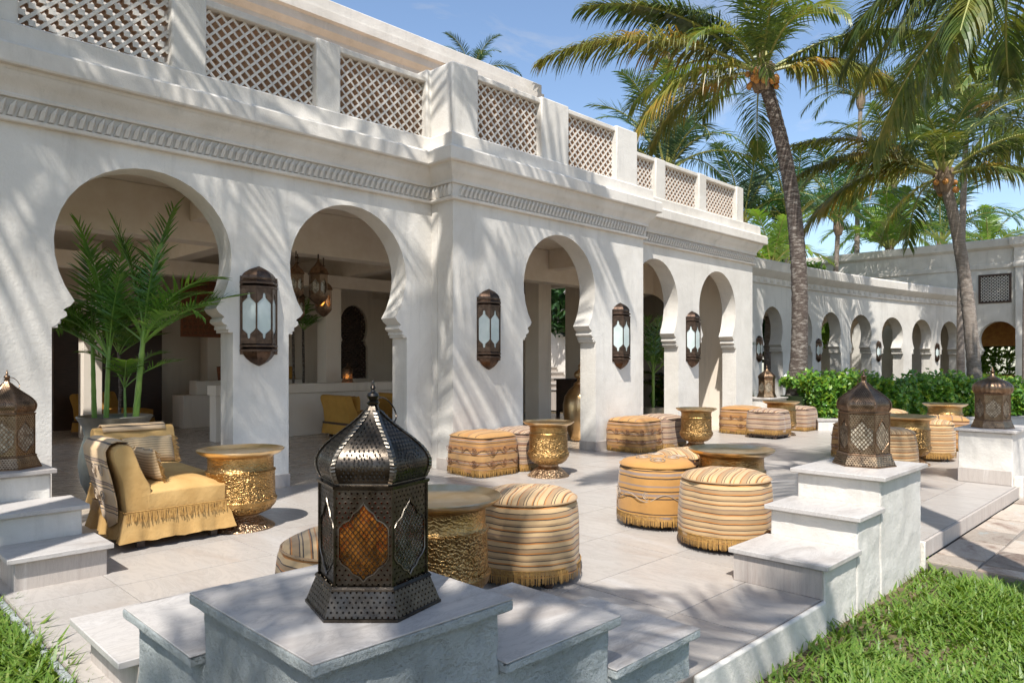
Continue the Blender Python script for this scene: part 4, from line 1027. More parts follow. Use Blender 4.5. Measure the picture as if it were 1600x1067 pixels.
dup(bt, (5.44, 2.90, 0), 2.1, 'wide brass table with a pale tray behind the two round ottomans')
dup(bt, (12.92, 5.89, 0), .3, 'distant brass table among the square ottomans by the hedge', scale=.97)
dup(bt, (10.41, 3.03, 0), .9, 'brass table just right of the bronze lantern, between striped stools')
dup(bt, (13.85, 3.45, 0), 1.7, 'farthest brass table by the hedge, partly behind the fluted lantern')

# ================================================================== OTTOMANS
def side_pt(r, h, a, z, n, off=0):
    c, s_ = cos(a), sin(a)
    rr = r/((abs(c)**n+abs(s_)**n)**(1/n)) if n > 2.1 else r
    b = 1+.035*sin(pi*min(1, max(0, z/h)))
    return Vector(((rr*b+off)*c, (rr*b+off)*s_, z))
def ottoman(label, loc, rz, cl, r=.33, h=.50, n=2.0, scroll=False, group='ottomans on the terrace', legs=True, zb=.085, seed=0):
    rn = random.Random(seed)
    t = thing('ottoman', label, 'ottoman', loc, rz, group); N = 72
    side, top = cl+'_side', cl+'_top'
    q = G(); zs = [zb-.005, zb+.03, .15, .22, .29, .36, .42, h-.045, h-.018, h-.004]
    for z in zs:
        for k in range(N):
            a = 2*pi*k/N; w = .007*sin(a*3+z*5+seed)+.005*sin(a*7+z*9+seed)+.003*sin(a*13+seed*2)-.012*(z/h)**2
            off = w-(.0 if z < h-.03 else (.006 if z < h-.01 else .018))
            q.v.append(tuple(side_pt(r, h, a, z, n, off)))
    for j in range(len(zs)-1):
        for k in range(N): q.f.append((j*N+k, j*N+(k+1) % N, (j+1)*N+(k+1) % N, (j+1)*N+k)); q.m.append(0)
    q.build('cover', side, t, angle=60)
    q = G(); rs = [(1.0, -.006), (.985, .008), (.93, .024), (.8, .040), (.6, .052), (.4, .058), (.2, .061), (0.02, .062)]
    for f, dz in rs:
        for k in range(N):
            a = 2*pi*k/N; p = side_pt(r-.016, h, a, h, n); q.v.append((p.x*f, p.y*f, h+dz+.003*sin(a*5+f*6)))
    for j in range(len(rs)-1):
        for k in range(N): q.f.append((j*N+k, j*N+(k+1) % N, (j+1)*N+(k+1) % N, (j+1)*N+k)); q.m.append(0)
    q.f.append(tuple((len(rs)-1)*N+k for k in range(N))); q.m.append(0)
    q.build('top', top, t, angle=60)
    q = G(); q.tube([side_pt(r-.013, h, 2*pi*k/N, h, n) for k in range(N+1)], .0055, 5, cap=False); q.build('piping', side, t)
    q = G(); F_ = 270     # hanging fringe, one thin strand after another
    for k in range(F_):
        a = 2*pi*(k+rn.uniform(-.3, .3))/F_; wd = 2*pi/F_*.40
        L = rn.uniform(.070, .086); fl = rn.uniform(.004, .016); tw = rn.uniform(-.012, .012)
        P0 = side_pt(r, h, a-wd, zb+.035, n, .003); P1 = side_pt(r, h, a+wd, zb+.035, n, .003)
        Q0 = side_pt(r, h, a-wd+tw, zb+.035-L*.6, n, fl*.7+.003); Q1 = side_pt(r, h, a+wd+tw, zb+.035-L*.6, n, fl*.7+.003)
        R0 = side_pt(r, h, a-wd*.6+tw, zb+.035-L, n, fl+.002); R1 = side_pt(r, h, a+wd*.6+tw, zb+.035-L, n, fl+.002)
        i = len(q.v); q.v += [tuple(p) for p in (P0, P1, Q0, Q1, R0, R1)]; q.f += [(i, i+1, i+3, i+2), (i+2, i+3, i+5, i+4)]; q.m += [0, 0]
    q.build('fringe', 'fringe', t, smooth=False, recalc=False, kind='stuff')
    q = G(); q.tube([side_pt(r, h, 2*pi*k/N, zb+.038, n, .003) for k in range(N+1)], .004, 5, cap=False); q.build('fringe_cord', 'fringe', t)
    q = G()
    for z in (.0,):
        i = 0
        for zz in (.04, zb+.03):
            for k in range(N): q.v.append(tuple(side_pt(r-.03, h, 2*pi*k/N, zz, n)))
        for k in range(N): q.f.append((k, (k+1) % N, N+(k+1) % N, N+k)); q.m.append(0)
        q.f.append(tuple(range(N))); q.m.append(0)
    q.build('base_frame', 'wood', t)
    for k in range(4):
        a = pi/4+k*pi/2; p = side_pt(r-.06, h, a, 0, n); q = G(); q.box(p.x-.025, p.x+.025, p.y-.025, p.y+.025, 0, .042); q.build('leg', 'wood', t, smooth=False, bev=.003)
    if scroll:
        q = G(); per = .30 if n < 3 else .21; cnt = round(2*pi*r*(1.0 if n < 3 else 1.12)/per)
        for z0 in (.265,) if n < 3 else (.30, .155):
            for k in range(cnt):
                pts = []; a0 = 2*pi*k/cnt; am = 2*pi/cnt
                for j in range(15):     # wave
                    f = j/14; pts.append((a0+f*am, z0+.030*cos(f*2*pi)))
                q.tube([side_pt(r, h, a, z, n, .003) for a, z in pts], .0035, 4)
                sp = []
                for j in range(20):
                    f = j/19; an = 4.2*pi*f-.5*pi; rr = .036*(1-f*.85); sp.append((a0+am*.5+rr*cos(an)/r*.9, z0+.016+rr*sin(an)))
                q.tube([side_pt(r, h, a, z, n, .003) for a, z in sp], .0035, 4)
        if n < 3:      # scrolls on the top
            for (cx, cy, s_) in ((.12, .05, 1), (-.10, .10, -1), (-.02, -.13, 1), (.15, -.14, -1), (-.19, -.06, 1)):
                sp = []
                for j in range(34):
                    f = j/33; an = 4.5*pi*f*s_; rr = .075*(1-f*.85)
                    x, y = cx+rr*cos(an), cy+rr*sin(an); d_ = sqrt(x*x+y*y)/r
                    sp.append((x, y, h+.064-.030*d_**3.2))
                q.tube(sp, .0035, 4)
        q.build('embroidered_scroll', 'scroll' if n < 3 else 'scroll_g', t)
    return t
o1 = ottoman('round cream ottoman with thin dark and orange stripes right of the foreground brass table', (3.28, 3.15, 0), .5, 'striped', seed=1)
dup(o1, (1.86, 2.93, 0), 1.1, 'round striped ottoman half hidden behind the left side of the big dark lantern')
dup(o1, (4.87, 2.64, 0), .2, 'round cream striped ottoman beside the bottom marble tread of the sunlit pedestal')
dup(o1, (5.80, 3.50, 0), .9, 'round striped ottoman peeking out behind the gold ottoman, left of the wide brass table')
o2 = ottoman('round gold ottoman with beaded scroll embroidery on its side and top', (5.13, 3.40, 0), .3, 'gold', scroll=True, seed=2)
s1 = ottoman('square orange ottoman with dark scroll bands against the pier between the second and third arches', (5.93, 6.44, 0), 0, 'rust', r=.325, h=.46, n=7, scroll=True, zb=.05, seed=3)
s2 = ottoman('square brown striped ottoman squeezed between the orange one and the slim brass table', (6.64, 6.44, 0), 0, 'brown', r=.325, h=.46, n=7, zb=.05, seed=4)
dup(s1, (9.09, 6.44, 0), pi, 'square orange ottoman with scroll bands right of the third arch')
dup(s2, (9.76, 6.44, 0), pi, 'square brown striped ottoman under the third wall lantern, right of an orange one')
dup(s1, (12.75, 6.58, 0), pi/2, 'distant square orange ottoman at the foot of the pavilion corner')
s3 = ottoman('square brown striped ottoman on dark wooden legs in front of the distant brass table', (12.33, 5.85, 0), 0, 'brown', r=.30, h=.46, n=7, zb=.12, seed=6)
dup(s2, (14.12, 6.1, 0), 0, 'distant square striped ottoman right of the distant brass table, by the hedge kerb', scale=.92)
dup(s1, (10.74, 3.72, 0), 0, 'orange ottoman peeking out left of the bronze lantern')
def cyl(lb, x, y, rz): return dup(o1, (x, y, 0), rz, lb)
a = cyl('pale striped stool directly right of the bronze lantern, in front of the brass table', 9.37, 2.93, .7); a.scale = (.9, .9, 1)
a = cyl('pale striped stool to the right of the brass table behind the bronze lantern', 11.13, 2.94, .1); a.scale = (.88, .88, 1)
a = cyl('striped ottoman whose rounded top shows above the brass table near the hedge', 13.1, 4.15, 1.5); a.scale = (1.05, 1.05, 1)
dup(s1, (12.65, 3.15, 0), .3, 'gold square ottoman with a striped edge behind the far right pedestal')

# ================================================================== CHAIRS
def rounded_block(q, x0, x1, y0, y1, z0, z1, rd=.04, crown=.03, nx=10, ny=8, T=None):
    i = len(q.v); xs = [x0+(x1-x0)*k/nx for k in range(nx+1)]; ys = [y0+(y1-y0)*k/ny for k in range(ny+1)]
    def rnd(u): return 0
    def p(x, y, top):
        u = (x-x0)/(x1-x0)*2-1; v_ = (y-y0)/(y1-y0)*2-1
        e = max(abs(u)**6, abs(v_)**6)
        z = z1+crown*(1-u*u)*(1-v_*v_)-rd*e if top else z0
        sx = x; sy = y
        return Vector((sx, sy, z))
    for top in (False, True):
        for y in ys:
            for x in xs: q.v.append(tuple(p(x, y, top) if T is None else T @ p(x, y, top)))
    n = nx+1; N = n*(ny+1)
    for j in range(ny):
        for k in range(nx):
            q.f.append((i+j*n+k, i+(j+1)*n+k, i+(j+1)*n+k+1, i+j*n+k+1)); q.m.append(0)
            q.f.append((i+N+j*n+k, i+N+j*n+k+1, i+N+(j+1)*n+k+1, i+N+(j+1)*n+k)); q.m.append(0)
    for k in range(nx):
        for j in (0, ny): q.f.append((i+j*n+k, i+j*n+k+1, i+N+j*n+k+1, i+N+j*n+k)); q.m.append(0)
    for j in range(ny):
        for k in (0, nx): q.f.append((i+j*n+k, i+(j+1)*n+k, i+N+(j+1)*n+k, i+N+j*n+k)); q.m.append(0)
def slipper_chair(label, loc, rz, mat='gold', throw=True, w=.74, d=.80, seed=0, detail=True, group='golden slipper chairs'):
    rn = random.Random(seed)
    # local: seat faces +X, back at x=0; width along Y
    t = thing('slipper_chair', label, 'chair', loc, rz, group); hw = w/2
    q = G(); rounded_block(q, .13, d, -hw, hw, .24, .43, .03, .035); q.build('seat', mat, t, angle=70, bev=.012)
    q = G(); T = None
    prof = [(.0, .24), (-.03, .50), (-.085, .66), (-.09, .71), (-.075, .74), (-.04, .757), (.0, .755), (.03, .735), (.05, .69), (.085, .59), (.12, .51), (.15, .46), (.16, .42), (.16, .24)]
    q.extrude([prof], lambda a, b, dd: (a, dd, b), -hw+.001, hw-.001); q.build('backrest', mat, t, angle=50, bev=.02)
    # skirt with folds, flared towards the floor
    q = G(); per = []
    x0, x1 = -.01, d
    for (a, b) in (((x0, -hw), (x1, -hw)), ((x1, -hw), (x1, hw)), ((x1, hw), (x0, hw)), ((x0, hw), (x0, -hw))):
        n = 22
        for k in range(n): per.append((a[0]+(b[0]-a[0])*k/n, a[1]+(b[1]-a[1])*k/n, k/n))
    N = len(per); zs = [.265, .22, .16, .11, .065]
    for jz, z in enumerate(zs):
        f = jz/(len(zs)-1)
        for k, (x, y, s_) in enumerate(per):
            cx, cy = x-d/2, y; L = sqrt(cx*cx+cy*cy); fold = .012*sin(s_*2*pi*3.0+seed)*f+.010*sin(s_*2*pi*7+seed*3)*f
            o = .012+.026*f+fold; corner = (abs(s_-.0) < .05 or s_ > .95)
            if corner: o += .010*f
            ex = 1 if x > x1-1e-4 else (-1 if x < x0+1e-4 else 0); ey = 1 if y > hw-1e-4 else (-1 if y < -hw+1e-4 else 0)
            q.v.append((x+ex*o, y+ey*o, z+(.006*sin(k*.9) if jz == len(zs)-1 else 0)))
    for j in range(len(zs)-1):
        for k in range(N): q.f.append((j*N+k, j*N+(k+1) % N, (j+1)*N+(k+1) % N, (j+1)*N+k)); q.m.append(0)
    sk = q.build('skirt', mat, t, angle=80)
    if detail:
        q = G()
        for k in range(420):
            s_ = k/420*4; e = int(s_) % 4; f = s_-int(s_)
            P = [((x0, -hw), (x1, -hw)), ((x1, -hw), (x1, hw)), ((x1, hw), (x0, hw)), ((x0, hw), (x0, -hw))][e]
            x = P[0][0]+(P[1][0]-P[0][0])*f; y = P[0][1]+(P[1][1]-P[0][1])*f
            nx, ny = [(0, -1), (1, 0), (0, 1), (-1, 0)][e]; tx, ty = -ny, nx
            tw = rn.uniform(-.018, .018); L = rn.uniform(.055, .075); o = .018; oo = .030+rn.uniform(0, .012); hwid = .0028
            i = len(q.v)
            q.v += [(x+nx*o-tx*hwid, y+ny*o-ty*hwid, .272), (x+nx*o+tx*hwid, y+ny*o+ty*hwid, .272), (x+nx*oo+tx*(tw+hwid), y+ny*oo+ty*(tw+hwid), .272-L), (x+nx*oo+tx*(tw-hwid), y+ny*oo+ty*(tw-hwid), .272-L)]
            q.f.append((i, i+1, i+2, i+3)); q.m.append(0)
        q.build('fringe', 'fringe', t, smooth=False, recalc=False, kind='stuff')
        q = G(); q.tube([(x0-.015, -hw-.015, .275), (x1+.015, -hw-.015, .275), (x1+.015, hw+.015, .275), (x0-.015, hw+.015, .275), (x0-.015, -hw-.015, .275)], .006, 6, cap=False); q.build('piping', 'fringe', t)
    else:
        q = G(); q.box(x0-.018, x1+.018, -hw-.018, hw+.018, .235, .272); q.build('braid', 'wood', t, smooth=False)
    for (x, y) in ((.10, -hw+.06), (d-.08, -hw+.06), (.10, hw-.06), (d-.08, hw-.06)):
        q = G(); q.box(x-.025, x+.025, y-.025, y+.025, 0, .24); q.build('leg', 'wood', t, smooth=False)
    if throw:
        q = G(); cols = 14; tp = [(.06, .715), (.02, .765), (-.04, .772), (-.09, .75), (-.118, .70), (-.110, .62), (-.085, .52), (-.065, .42), (-.05, .34), (-.045, .26), (-.05, .19)]
        for j, (a, b) in enumerate(tp):
            for k in range(cols):
                f = k/(cols-1); y = -hw*.80+f*w*.78; dz = 0
                if j > 7: y = -hw*.80+f*w*.78*(1-(j-7)*.16); dz = -.06*(1-abs(f*2-1))*(j-7)/3
                q.v.append((a-.006-.006*sin(f*9+j*.4), y, b+.012+dz))
        for j in range(len(tp)-1):
            for k in range(cols-1): q.f.append((j*cols+k, j*cols+k+1, (j+1)*cols+k+1, (j+1)*cols+k)); q.m.append(0)
        th = q.build('throw', 'throw', t, angle=80)
        so = th.modifiers.new('thickness', 'SOLIDIFY'); so.thickness = .008
        q = G()      # scroll embroidery on the hanging face of the throw
        for (yc, zc) in ((-.14, .56), (.04, .56), (-.08, .36), (.08, .36)):
            sp = []
            for j in range(24):
                f = j/23; an = 4*pi*f; rr = .05*(1-f*.8); z = zc+rr*sin(an); x = -.127+.06*max(0, (.68-z))/.3 if z < .68 else -.127
                x = -.132+(.70-z)*.155
                sp.append((x, yc+rr*cos(an), z))
            q.tube(sp, .004, 4)
        q.build('scroll', 'scroll', th)
    return t
def cushion(label, loc, rot, mat='cushion', w=.42, h=.26, th=.13, tassel=True, group=None):
    t = thing('cushion', label, 'cushion', loc, 0, group); t.rotation_euler = rot
    q = G(); n = 16
    for sgn in (1, -1):
        i = len(q.v)
        for a in range(n+1):
            for b in range(n+1):
                u = a/n*2-1; v_ = b/n*2-1; e = ((1-u**4)*(1-v_**4))**.6
                pin = 1-.05*(v_*v_)*(1-u*u)
                q.v.append((u*w/2*(1-.06*(1-v_*v_)*0+.0), sgn*th/2*e, v_*h/2*(1-.08*(1-u*u)*0)+.004*sin(u*8)))
        for a in range(n):
            for b in range(n): q.f.append((i+a*(n+1)+b, i+(a+1)*(n+1)+b, i+(a+1)*(n+1)+b+1, i+a*(n+1)+b+1)); q.m.append(0)
    q.build('cover', mat, t, angle=80)
    if tassel:
        q = G(); rn = random.Random(5)
        for s_ in (-1, 1):
            for k in range(60):
                z = -h/2+h*k/59; L = rn.uniform(.03, .055); i = len(q.v); dy = rn.uniform(-.02, .02)
                q.v += [(s_*w/2, 0, z-.003), (s_*w/2, 0, z+.003), (s_*(w/2+L), dy, z+.003-.02), (s_*(w/2+L), dy, z-.003-.02)]; q.f.append((i, i+1, i+2, i+3)); q.m.append(0)
        q.build('tassel_fringe', 'fringe', t, smooth=False, recalc=False, kind='stuff')
    return t
c1 = slipper_chair('golden linen chair with striped throw over its back and fringed skirt, nearest the left steps', (1.69, 5.93, 0), 0, seed=1, d=.71)
c2 = slipper_chair('golden chair facing the terrace at the arch threshold, with a ribbed bolster on its seat', (2.22, 7.12, 0), -pi/2, seed=2, w=.68)
cushion('ribbed cream and brown bolster cushion on the rear golden chair', (2.26, 6.86, .565), (radians(-22), 0, 0), w=.42, h=.24)
cushion('small fringed cushion leaning on the back of the nearest golden chair', (1.94, 5.90, .57), (radians(14), radians(0), radians(-88)), w=.40, h=.24, th=.10)
def sofa(label, loc, rz, w=.8, plain=True):
    return slipper_chair(label, loc, rz, 'gold_dim', throw=False, w=w, detail=False, seed=4, group='mustard chairs inside the lounge')
sofa('mustard chair with cushion against the half wall inside the second arch', (6.85, 11.25, 0), 0, .85)
cushion('dark mustard cushion on the left mustard chair inside the second arch', (7.15, 11.2, .58), (0, 0, radians(-90)), mat='gold_dim', w=.4, h=.3, tassel=False)
sofa('second mustard chair further right inside the second arch', (8.05, 11.25, 0), 0, .85)
sofa('mustard sofa deep in shade inside the first arch, left of the potted palm', (4.1, 15.4, 0), -pi/4, 1.3)

cushion('small rust cushion on the plinth deep inside the first arch', (6.6, 15.28, 1.10), (radians(-12), 0, 0), mat='kilim', w=.4, h=.3, tassel=False)
cushion('mustard cushion on the plinth right of the rust one, deep inside the first arch', (8.0, 15.28, 1.10), (radians(-12), 0, 0), mat='gold_dim', w=.4, h=.3, tassel=False)
# ================================================================== OTHER OBJECTS
urn = thing('brass_urn', 'tall hammered brass urn with narrow neck standing inside the third arch', 'urn', (9.50, 7.85, 0))
q = G(); q.lathe([(.12, 0), (.17, .03), (.20, .10), (.27, .30), (.30, .50), (.30, .62), (.27, .76), (.20, .87), (.13, .93), (.11, .95)], 48); q.build('body', 'urn', urn, angle=60)
q = G(); q.lathe([(.10, .94), (.12, .96), (.11, .99), (.06, 1.02), (.055, 1.05), (.10, 1.08), (.115, 1.13), (.09, 1.18), (.04, 1.21), (.03, 1.25), (.045, 1.28), (.02, 1.31), (.0, 1.36)], 32); q.build('neck', 'urn', urn, angle=60)
cab = thing('dark_cabinet', 'dark wooden console cabinet behind the brass urn inside the third arch', 'cabinet', (13.2, 11.1, 0))
for (x, y) in ((0, 0), (.52, 0), (0, .42), (.52, .42)):
    q = G(); q.box(13.1+x, 13.17+x, 11.1+y, 11.17+y, 0, .16); q.build('leg', 'wood', cab, world=True, smooth=False)
q = G(); q.box(13.1, 13.69, 11.1, 11.59, .161, .90); q.build('carcass', 'wood', cab, world=True, bev=.006)
q = G(); q.box(13.06, 13.73, 11.06, 11.63, .901, .935); q.build('top', 'wood', cab, world=True, bev=.004)
q = G(); q.box(13.13, 13.66, 11.085, 11.098, .22, .86); q.build('door', 'wood', cab, world=True, smooth=False, bev=.003)
tap = thing('wall_hanging', 'dark red patterned hanging deep inside the first arch', 'tapestry', (8.3, 14.9, 0))
q = G(); q.box(5.5, 6.3, 14.86, 14.9, 1.85, 3.0); q.build('cloth', 'kilim', tap, world=True, smooth=False)
q = G()
for k in range(7):
    for j in range(9): q.box(5.54+k*.106, 5.60+k*.106, 14.845, 14.861, 1.90+j*.12, 1.96+j*.12)
q.build('woven_squares', 'husk_dim', tap, world=True, smooth=False, kind='stuff')

# ================================================================== PALMS
FR = {}
def frond(key, L=3.2, p0=40, droop=95, nl=58, ll=.75, lw=.022, mats=('coco', 'rachis'), seed=0, hang=.55, r0=.032, start=.14, spread=.75, side=0.0, pw=1.25):
    rn = random.Random(seed); q = G(); n = 26; P = []; x = z = 0; y = 0
    for k in range(n+1):
        s = k/n; P.append(Vector((x, y, z)))
        a = radians(p0-droop*s**pw); x += cos(a)*L/n; z += sin(a)*L/n; y += side*L/n*s
    q.tube(P, [r0*(1-.85*k/n)+.003 for k in range(n+1)], 5, mi=1)
    for k in range(nl):
        s = start+(1-start)*(k+.5)/nl; f = s*n; j = min(n-1, int(f)); p = P[j].lerp(P[j+1], f-j); tg = (P[j+1]-P[j]).normalized()
        up = Vector((-tg.z, 0, tg.x)); sd0 = tg.cross(up).normalized()
        env = min(1, (s-start)/.16+.45)*(1-.55*max(0, (s-.55)/.45)**1.5)
        for sg in (-1, 1):
            if rn.random() < .03: continue
            fw = .30+.95*s*s+rn.uniform(-.12, .12); l = ll*env*rn.uniform(.82, 1.12)
            d = (sd0*sg*spread+tg*fw+up*rn.uniform(.05, .38)).normalized()
            w = lw*rn.uniform(.75, 1.15); i = len(q.v); c = p.copy(); seg = 4
            wd = d.cross(up+sd0*sg*.4).normalized()
            dd = d.copy(); hg = hang*rn.uniform(.6, 1.5)
            for m_ in range(seg+1):
                ww = w*(.55, 1, .85, .5, .06)[m_]
                q.v += [tuple(c-wd*ww), tuple(c+wd*ww)]
                dd = (dd+Vector((0, 0, -1))*hg*(m_+1)/seg*.5).normalized(); c = c+dd*l/seg
            for m_ in range(seg): q.f.append((i+2*m_, i+2*m_+1, i+2*m_+3, i+2*m_+2)); q.m.append(0)
    me_o = q.build('frond', list(mats), None, smooth=False, recalc=False)
    COL.objects.unlink(me_o); FR[key] = me_o
for k in range(3):
    frond(f'up{k}', p0=72, droop=100, seed=k, L=3.1, ll=.8, pw=1.4)
    frond(f'mid{k}', p0=42, droop=100, seed=10+k, L=3.3, ll=.85, hang=.7)
    frond(f'low{k}', p0=8, droop=78, seed=20+k, L=3.2, ll=.85, hang=.9, mats=('coco_y' if k == 1 else 'coco', 'rachis'))
    frond(f'hang{k}', p0=-25, droop=50, seed=30+k, L=3.0, ll=.8, hang=1.1, mats=('coco_y' if k != 1 else 'coco', 'rachis'))
for k in range(2):
    frond(f'aup{k}', p0=78, droop=85, seed=40+k, L=3.0, nl=44, ll=.62, lw=.018, mats=('areca', 'rachis'), hang=.5, pw=1.6)
    frond(f'amid{k}', p0=52, droop=110, seed=50+k, L=2.9, nl=44, ll=.62, lw=.018, mats=('areca', 'rachis'), hang=.6)
    frond(f'bup{k}', p0=74, droop=80, seed=60+k, L=3.0, nl=44, ll=.6, lw=.02, mats=('bluepalm', 'rachis'), hang=.3, pw=1.6)
    frond(f'bmid{k}', p0=45, droop=100, seed=65+k, L=2.9, nl=44, ll=.6, lw=.02, mats=('bluepalm', 'rachis'), hang=.5)
    frond(f'yup{k}', p0=74, droop=75, seed=70+k, L=2.6, nl=40, ll=.6, lw=.024, mats=('bright', 'rachis'), hang=.4, pw=1.6)
    frond(f'ymid{k}', p0=45, droop=95, seed=75+k, L=2.6, nl=40, ll=.6, lw=.024, mats=('bright', 'rachis'), hang=.5)
def bez(a, b, c, n): return [a*(1-t)**2+b*2*t*(1-t)+c*t*t for t in [k/n for k in range(n+1)]]
def cam_az(a): return radians(a-45)      # azimuth counted from the camera's right-hand direction
def palm(label, base, mid, crown, r0, r1, fr, mat='bark', group=None, ring=.0, coconuts=0, name='coconut_palm', n=70, swell=1.0):
    t = thing(name, label, 'palm tree', base, 0, group); b = Vector(base)
    q = G(); path = bez(Vector((0, 0, -.1)), Vector(mid)-b, Vector(crown)-b, n); rad = []
    rn = random.Random(n)
    for k in range(n+1):
        s = k/n; r = r1+(r0-r1)*(1-s)**1.0
        r *= 1+(swell-1)*max(0, 1-s*5)**1.5
        r *= 1+ring*((k % 2)*1.0-.5)+rn.uniform(-.02, .02); rad.append(r)
    q.tube(path, rad, 18); q.build('trunk', mat, t, angle=20)
    c = Vector(crown)-b
    q = G()
    for k in range(9):      # leaf-base boots around the crown
        a = 2*pi*k/9+.3; d = Vector((cos(a), sin(a), 0)); q.tube([c+d*r1*.8+Vector((0, 0, -.35)), c+d*r1*1.2+Vector((0, 0, -.1)), c+d*r1*1.8+Vector((0, 0, .22))], [.05, .09, .03], 6)
    q.tube([c+Vector((0, 0, -.3)), c+Vector((0, 0, .1)), c+Vector((0, 0, .5))], [r1*1.05, r1*1.3, .04], 10)
    q.build('crown_shaft', 'fibre', t, angle=40)
    for (key, az, sc, *tilt) in fr:
        o = FR[key].copy(); COL.objects.link(o); o.name = 'frond'; o.parent = t; o.location = c+Vector((cos(az)*r1*.6, sin(az)*r1*.6, .05))
        o.rotation_euler = (tilt[1] if len(tilt) > 1 else rn.uniform(-.25, .25), (tilt[0] if tilt else 0), az); o.scale = (sc,)*3
    for k in range(coconuts):
        a = 2*pi*rn.random(); h = rn.uniform(-.35, .05); q = G()
        R_ = rn.uniform(.055, .085); q.lathe([(0, -R_*1.1), (R_*.6, -R_*.8), (R_, -.1*R_), (R_*.75, R_*.7), (R_*.25, R_*1.1), (0, R_*1.15)], 10)
        q.build('coconut', 'husk', t, angle=60).location = c+Vector((cos(a)*(r1+.16), sin(a)*(r1+.16), h))
    return t
def crown_set(kinds, n, seed, smin=.9, smax=1.1, a0=0):
    rn = random.Random(seed); return [(kinds[k % len(kinds)], a0+2*pi*(k*.381966)+rn.uniform(-.2, .2), rn.uniform(smin, smax)) for k in range(n)]
# palm A: the thick dark trunk in front of the arcade
CA = cam_az
frond('longL', L=4.9, p0=30, droop=58, nl=126, ll=1.10, lw=.027, hang=1.38, mats=('coco_y', 'rachis'), seed=201, r0=.045, start=.2, pw=1.1)
frond('longM', L=4.3, p0=44, droop=62, nl=114, ll=1.04, lw=.027, hang=1.16, mats=('coco', 'rachis'), seed=202, r0=.045, start=.18)
frond('dipL', L=3.3, p0=16, droop=85, nl=96, ll=1.04, lw=.027, hang=1.45, mats=('coco_y', 'rachis'), seed=203, r0=.04, pw=.9)
frond('dipR', L=3.2, p0=14, droop=62, nl=96, ll=1.04, lw=.027, hang=1.59, mats=('coco_y', 'rachis'), seed=204, r0=.04)
frond('riseR', L=3.9, p0=34, droop=50, nl=105, ll=0.94, lw=.027, hang=1.74, mats=('coco', 'rachis'), seed=205, r0=.04)
for k in range(3):
    frond(f'veil{k}', L=4.3, p0=(22, 2, -20)[k], droop=(88, 66, 45)[k], nl=92, ll=1.15, lw=.024, hang=1.3, mats=('coco', 'rachis'), seed=210+k, r0=.05, start=.1)
frA = [('longL', CA(180), 1.0, 0, 0), ('longM', CA(176), 1.0, -.1, .1), ('longM', CA(168), .8, -.25), ('dipL', CA(192), 1.0), ('dipR', CA(-8), 1.0), ('riseR', CA(2), 1.05), ('longL', CA(20), .75), ('up0', CA(160), .95), ('up1', CA(60), .95),
       ('mid0', CA(140), 1.1), ('dipL', CA(150), .9), ('mid2', CA(100), 1.0), ('up2', CA(-40), 1.0), ('mid1', CA(-75), .9), ('low0', CA(75), .9), ('up0', CA(-110), .85), ('low2', CA(-110), .6), ('up2', CA(20), 1.1, -.1), ('mid0', CA(-100), .9, -.2), ('up1', CA(200), 1.0, -.1), ('mid1', CA(215), .8)]
palm('tall coconut palm with thick dark ringed trunk and orange coconuts, left of the arcade centre', (15.35, 6.72, 0), (15.72, 6.40, 4.4), (14.85, 7.20, 7.55), .185, .135, frA, 'bark_dark', coconuts=16, ring=.05, swell=1.7)
frB = [('longL', CA(179), .82, -.12), ('dipL', CA(172), 1.1, -.1), ('longL', CA(190), .8, .1), ('up0', CA(150), 1.0), ('up1', CA(30), 1.0), ('riseR', CA(5), 1.0), ('longM', CA(-10), .85, .05), ('hang0', CA(180), .8), ('mid2', CA(60), 1.0), ('mid0', CA(110), 1.0), ('up2', CA(95), 1.1), ('low0', CA(-60), .8), ('dipR', CA(-25), .8), ('mid1', CA(-120), .8), ('up0', CA(-80), 1.0), ('up1', CA(200), 1.05), ('up2', CA(-20), 1.05), ('mid0', CA(155), 1.1), ('mid2', CA(-45), 1.0), ('mid1', CA(225), .9), ('low2', CA(80), 1)]
palm('slimmer coconut palm with curved grey trunk in front of the right end of the arcade', (20.37, 4.38, 0), (20.20, 4.50, 3.8), (19.75, 4.95, 5.80), .165, .115, frB, 'bark', ring=.06, coconuts=6, swell=1.2)
# palm whose fronds hang into the top right corner
frC = [('veil0', CA(176), .55), ('veil1', CA(168), .66), ('veil2', CA(182), .7), ('veil0', CA(200), .72), ('veil1', CA(215), .75), ('veil2', CA(150), .75), ('veil1', CA(140), .75), ('veil0', CA(130), .75), ('veil2', CA(195), .72, .35), ('veil2', CA(165), .72, .4), ('hang0', CA(178), .8, .4), ('hang2', CA(140), .8, .4), ('veil2', CA(225), .9), ('veil1', CA(240), .9), ('veil0', CA(260), .9),
       ('veil2', CA(-60), .9), ('veil1', CA(-30), .9), ('veil0', CA(0), .9), ('veil2', CA(110), 1.0), ('veil1', CA(90), 1.0), ('veil0', CA(60), 1.0), ('veil1', CA(30), 1), ('up0', CA(190), 1)]
palm('coconut palm above the top right corner with long grey-green fronds hanging into the picture', (15.2, 1.2, -.15), (15.9, .9, 5), (14.35, 2.45, 8.2), .22, .16, frC, 'bark')
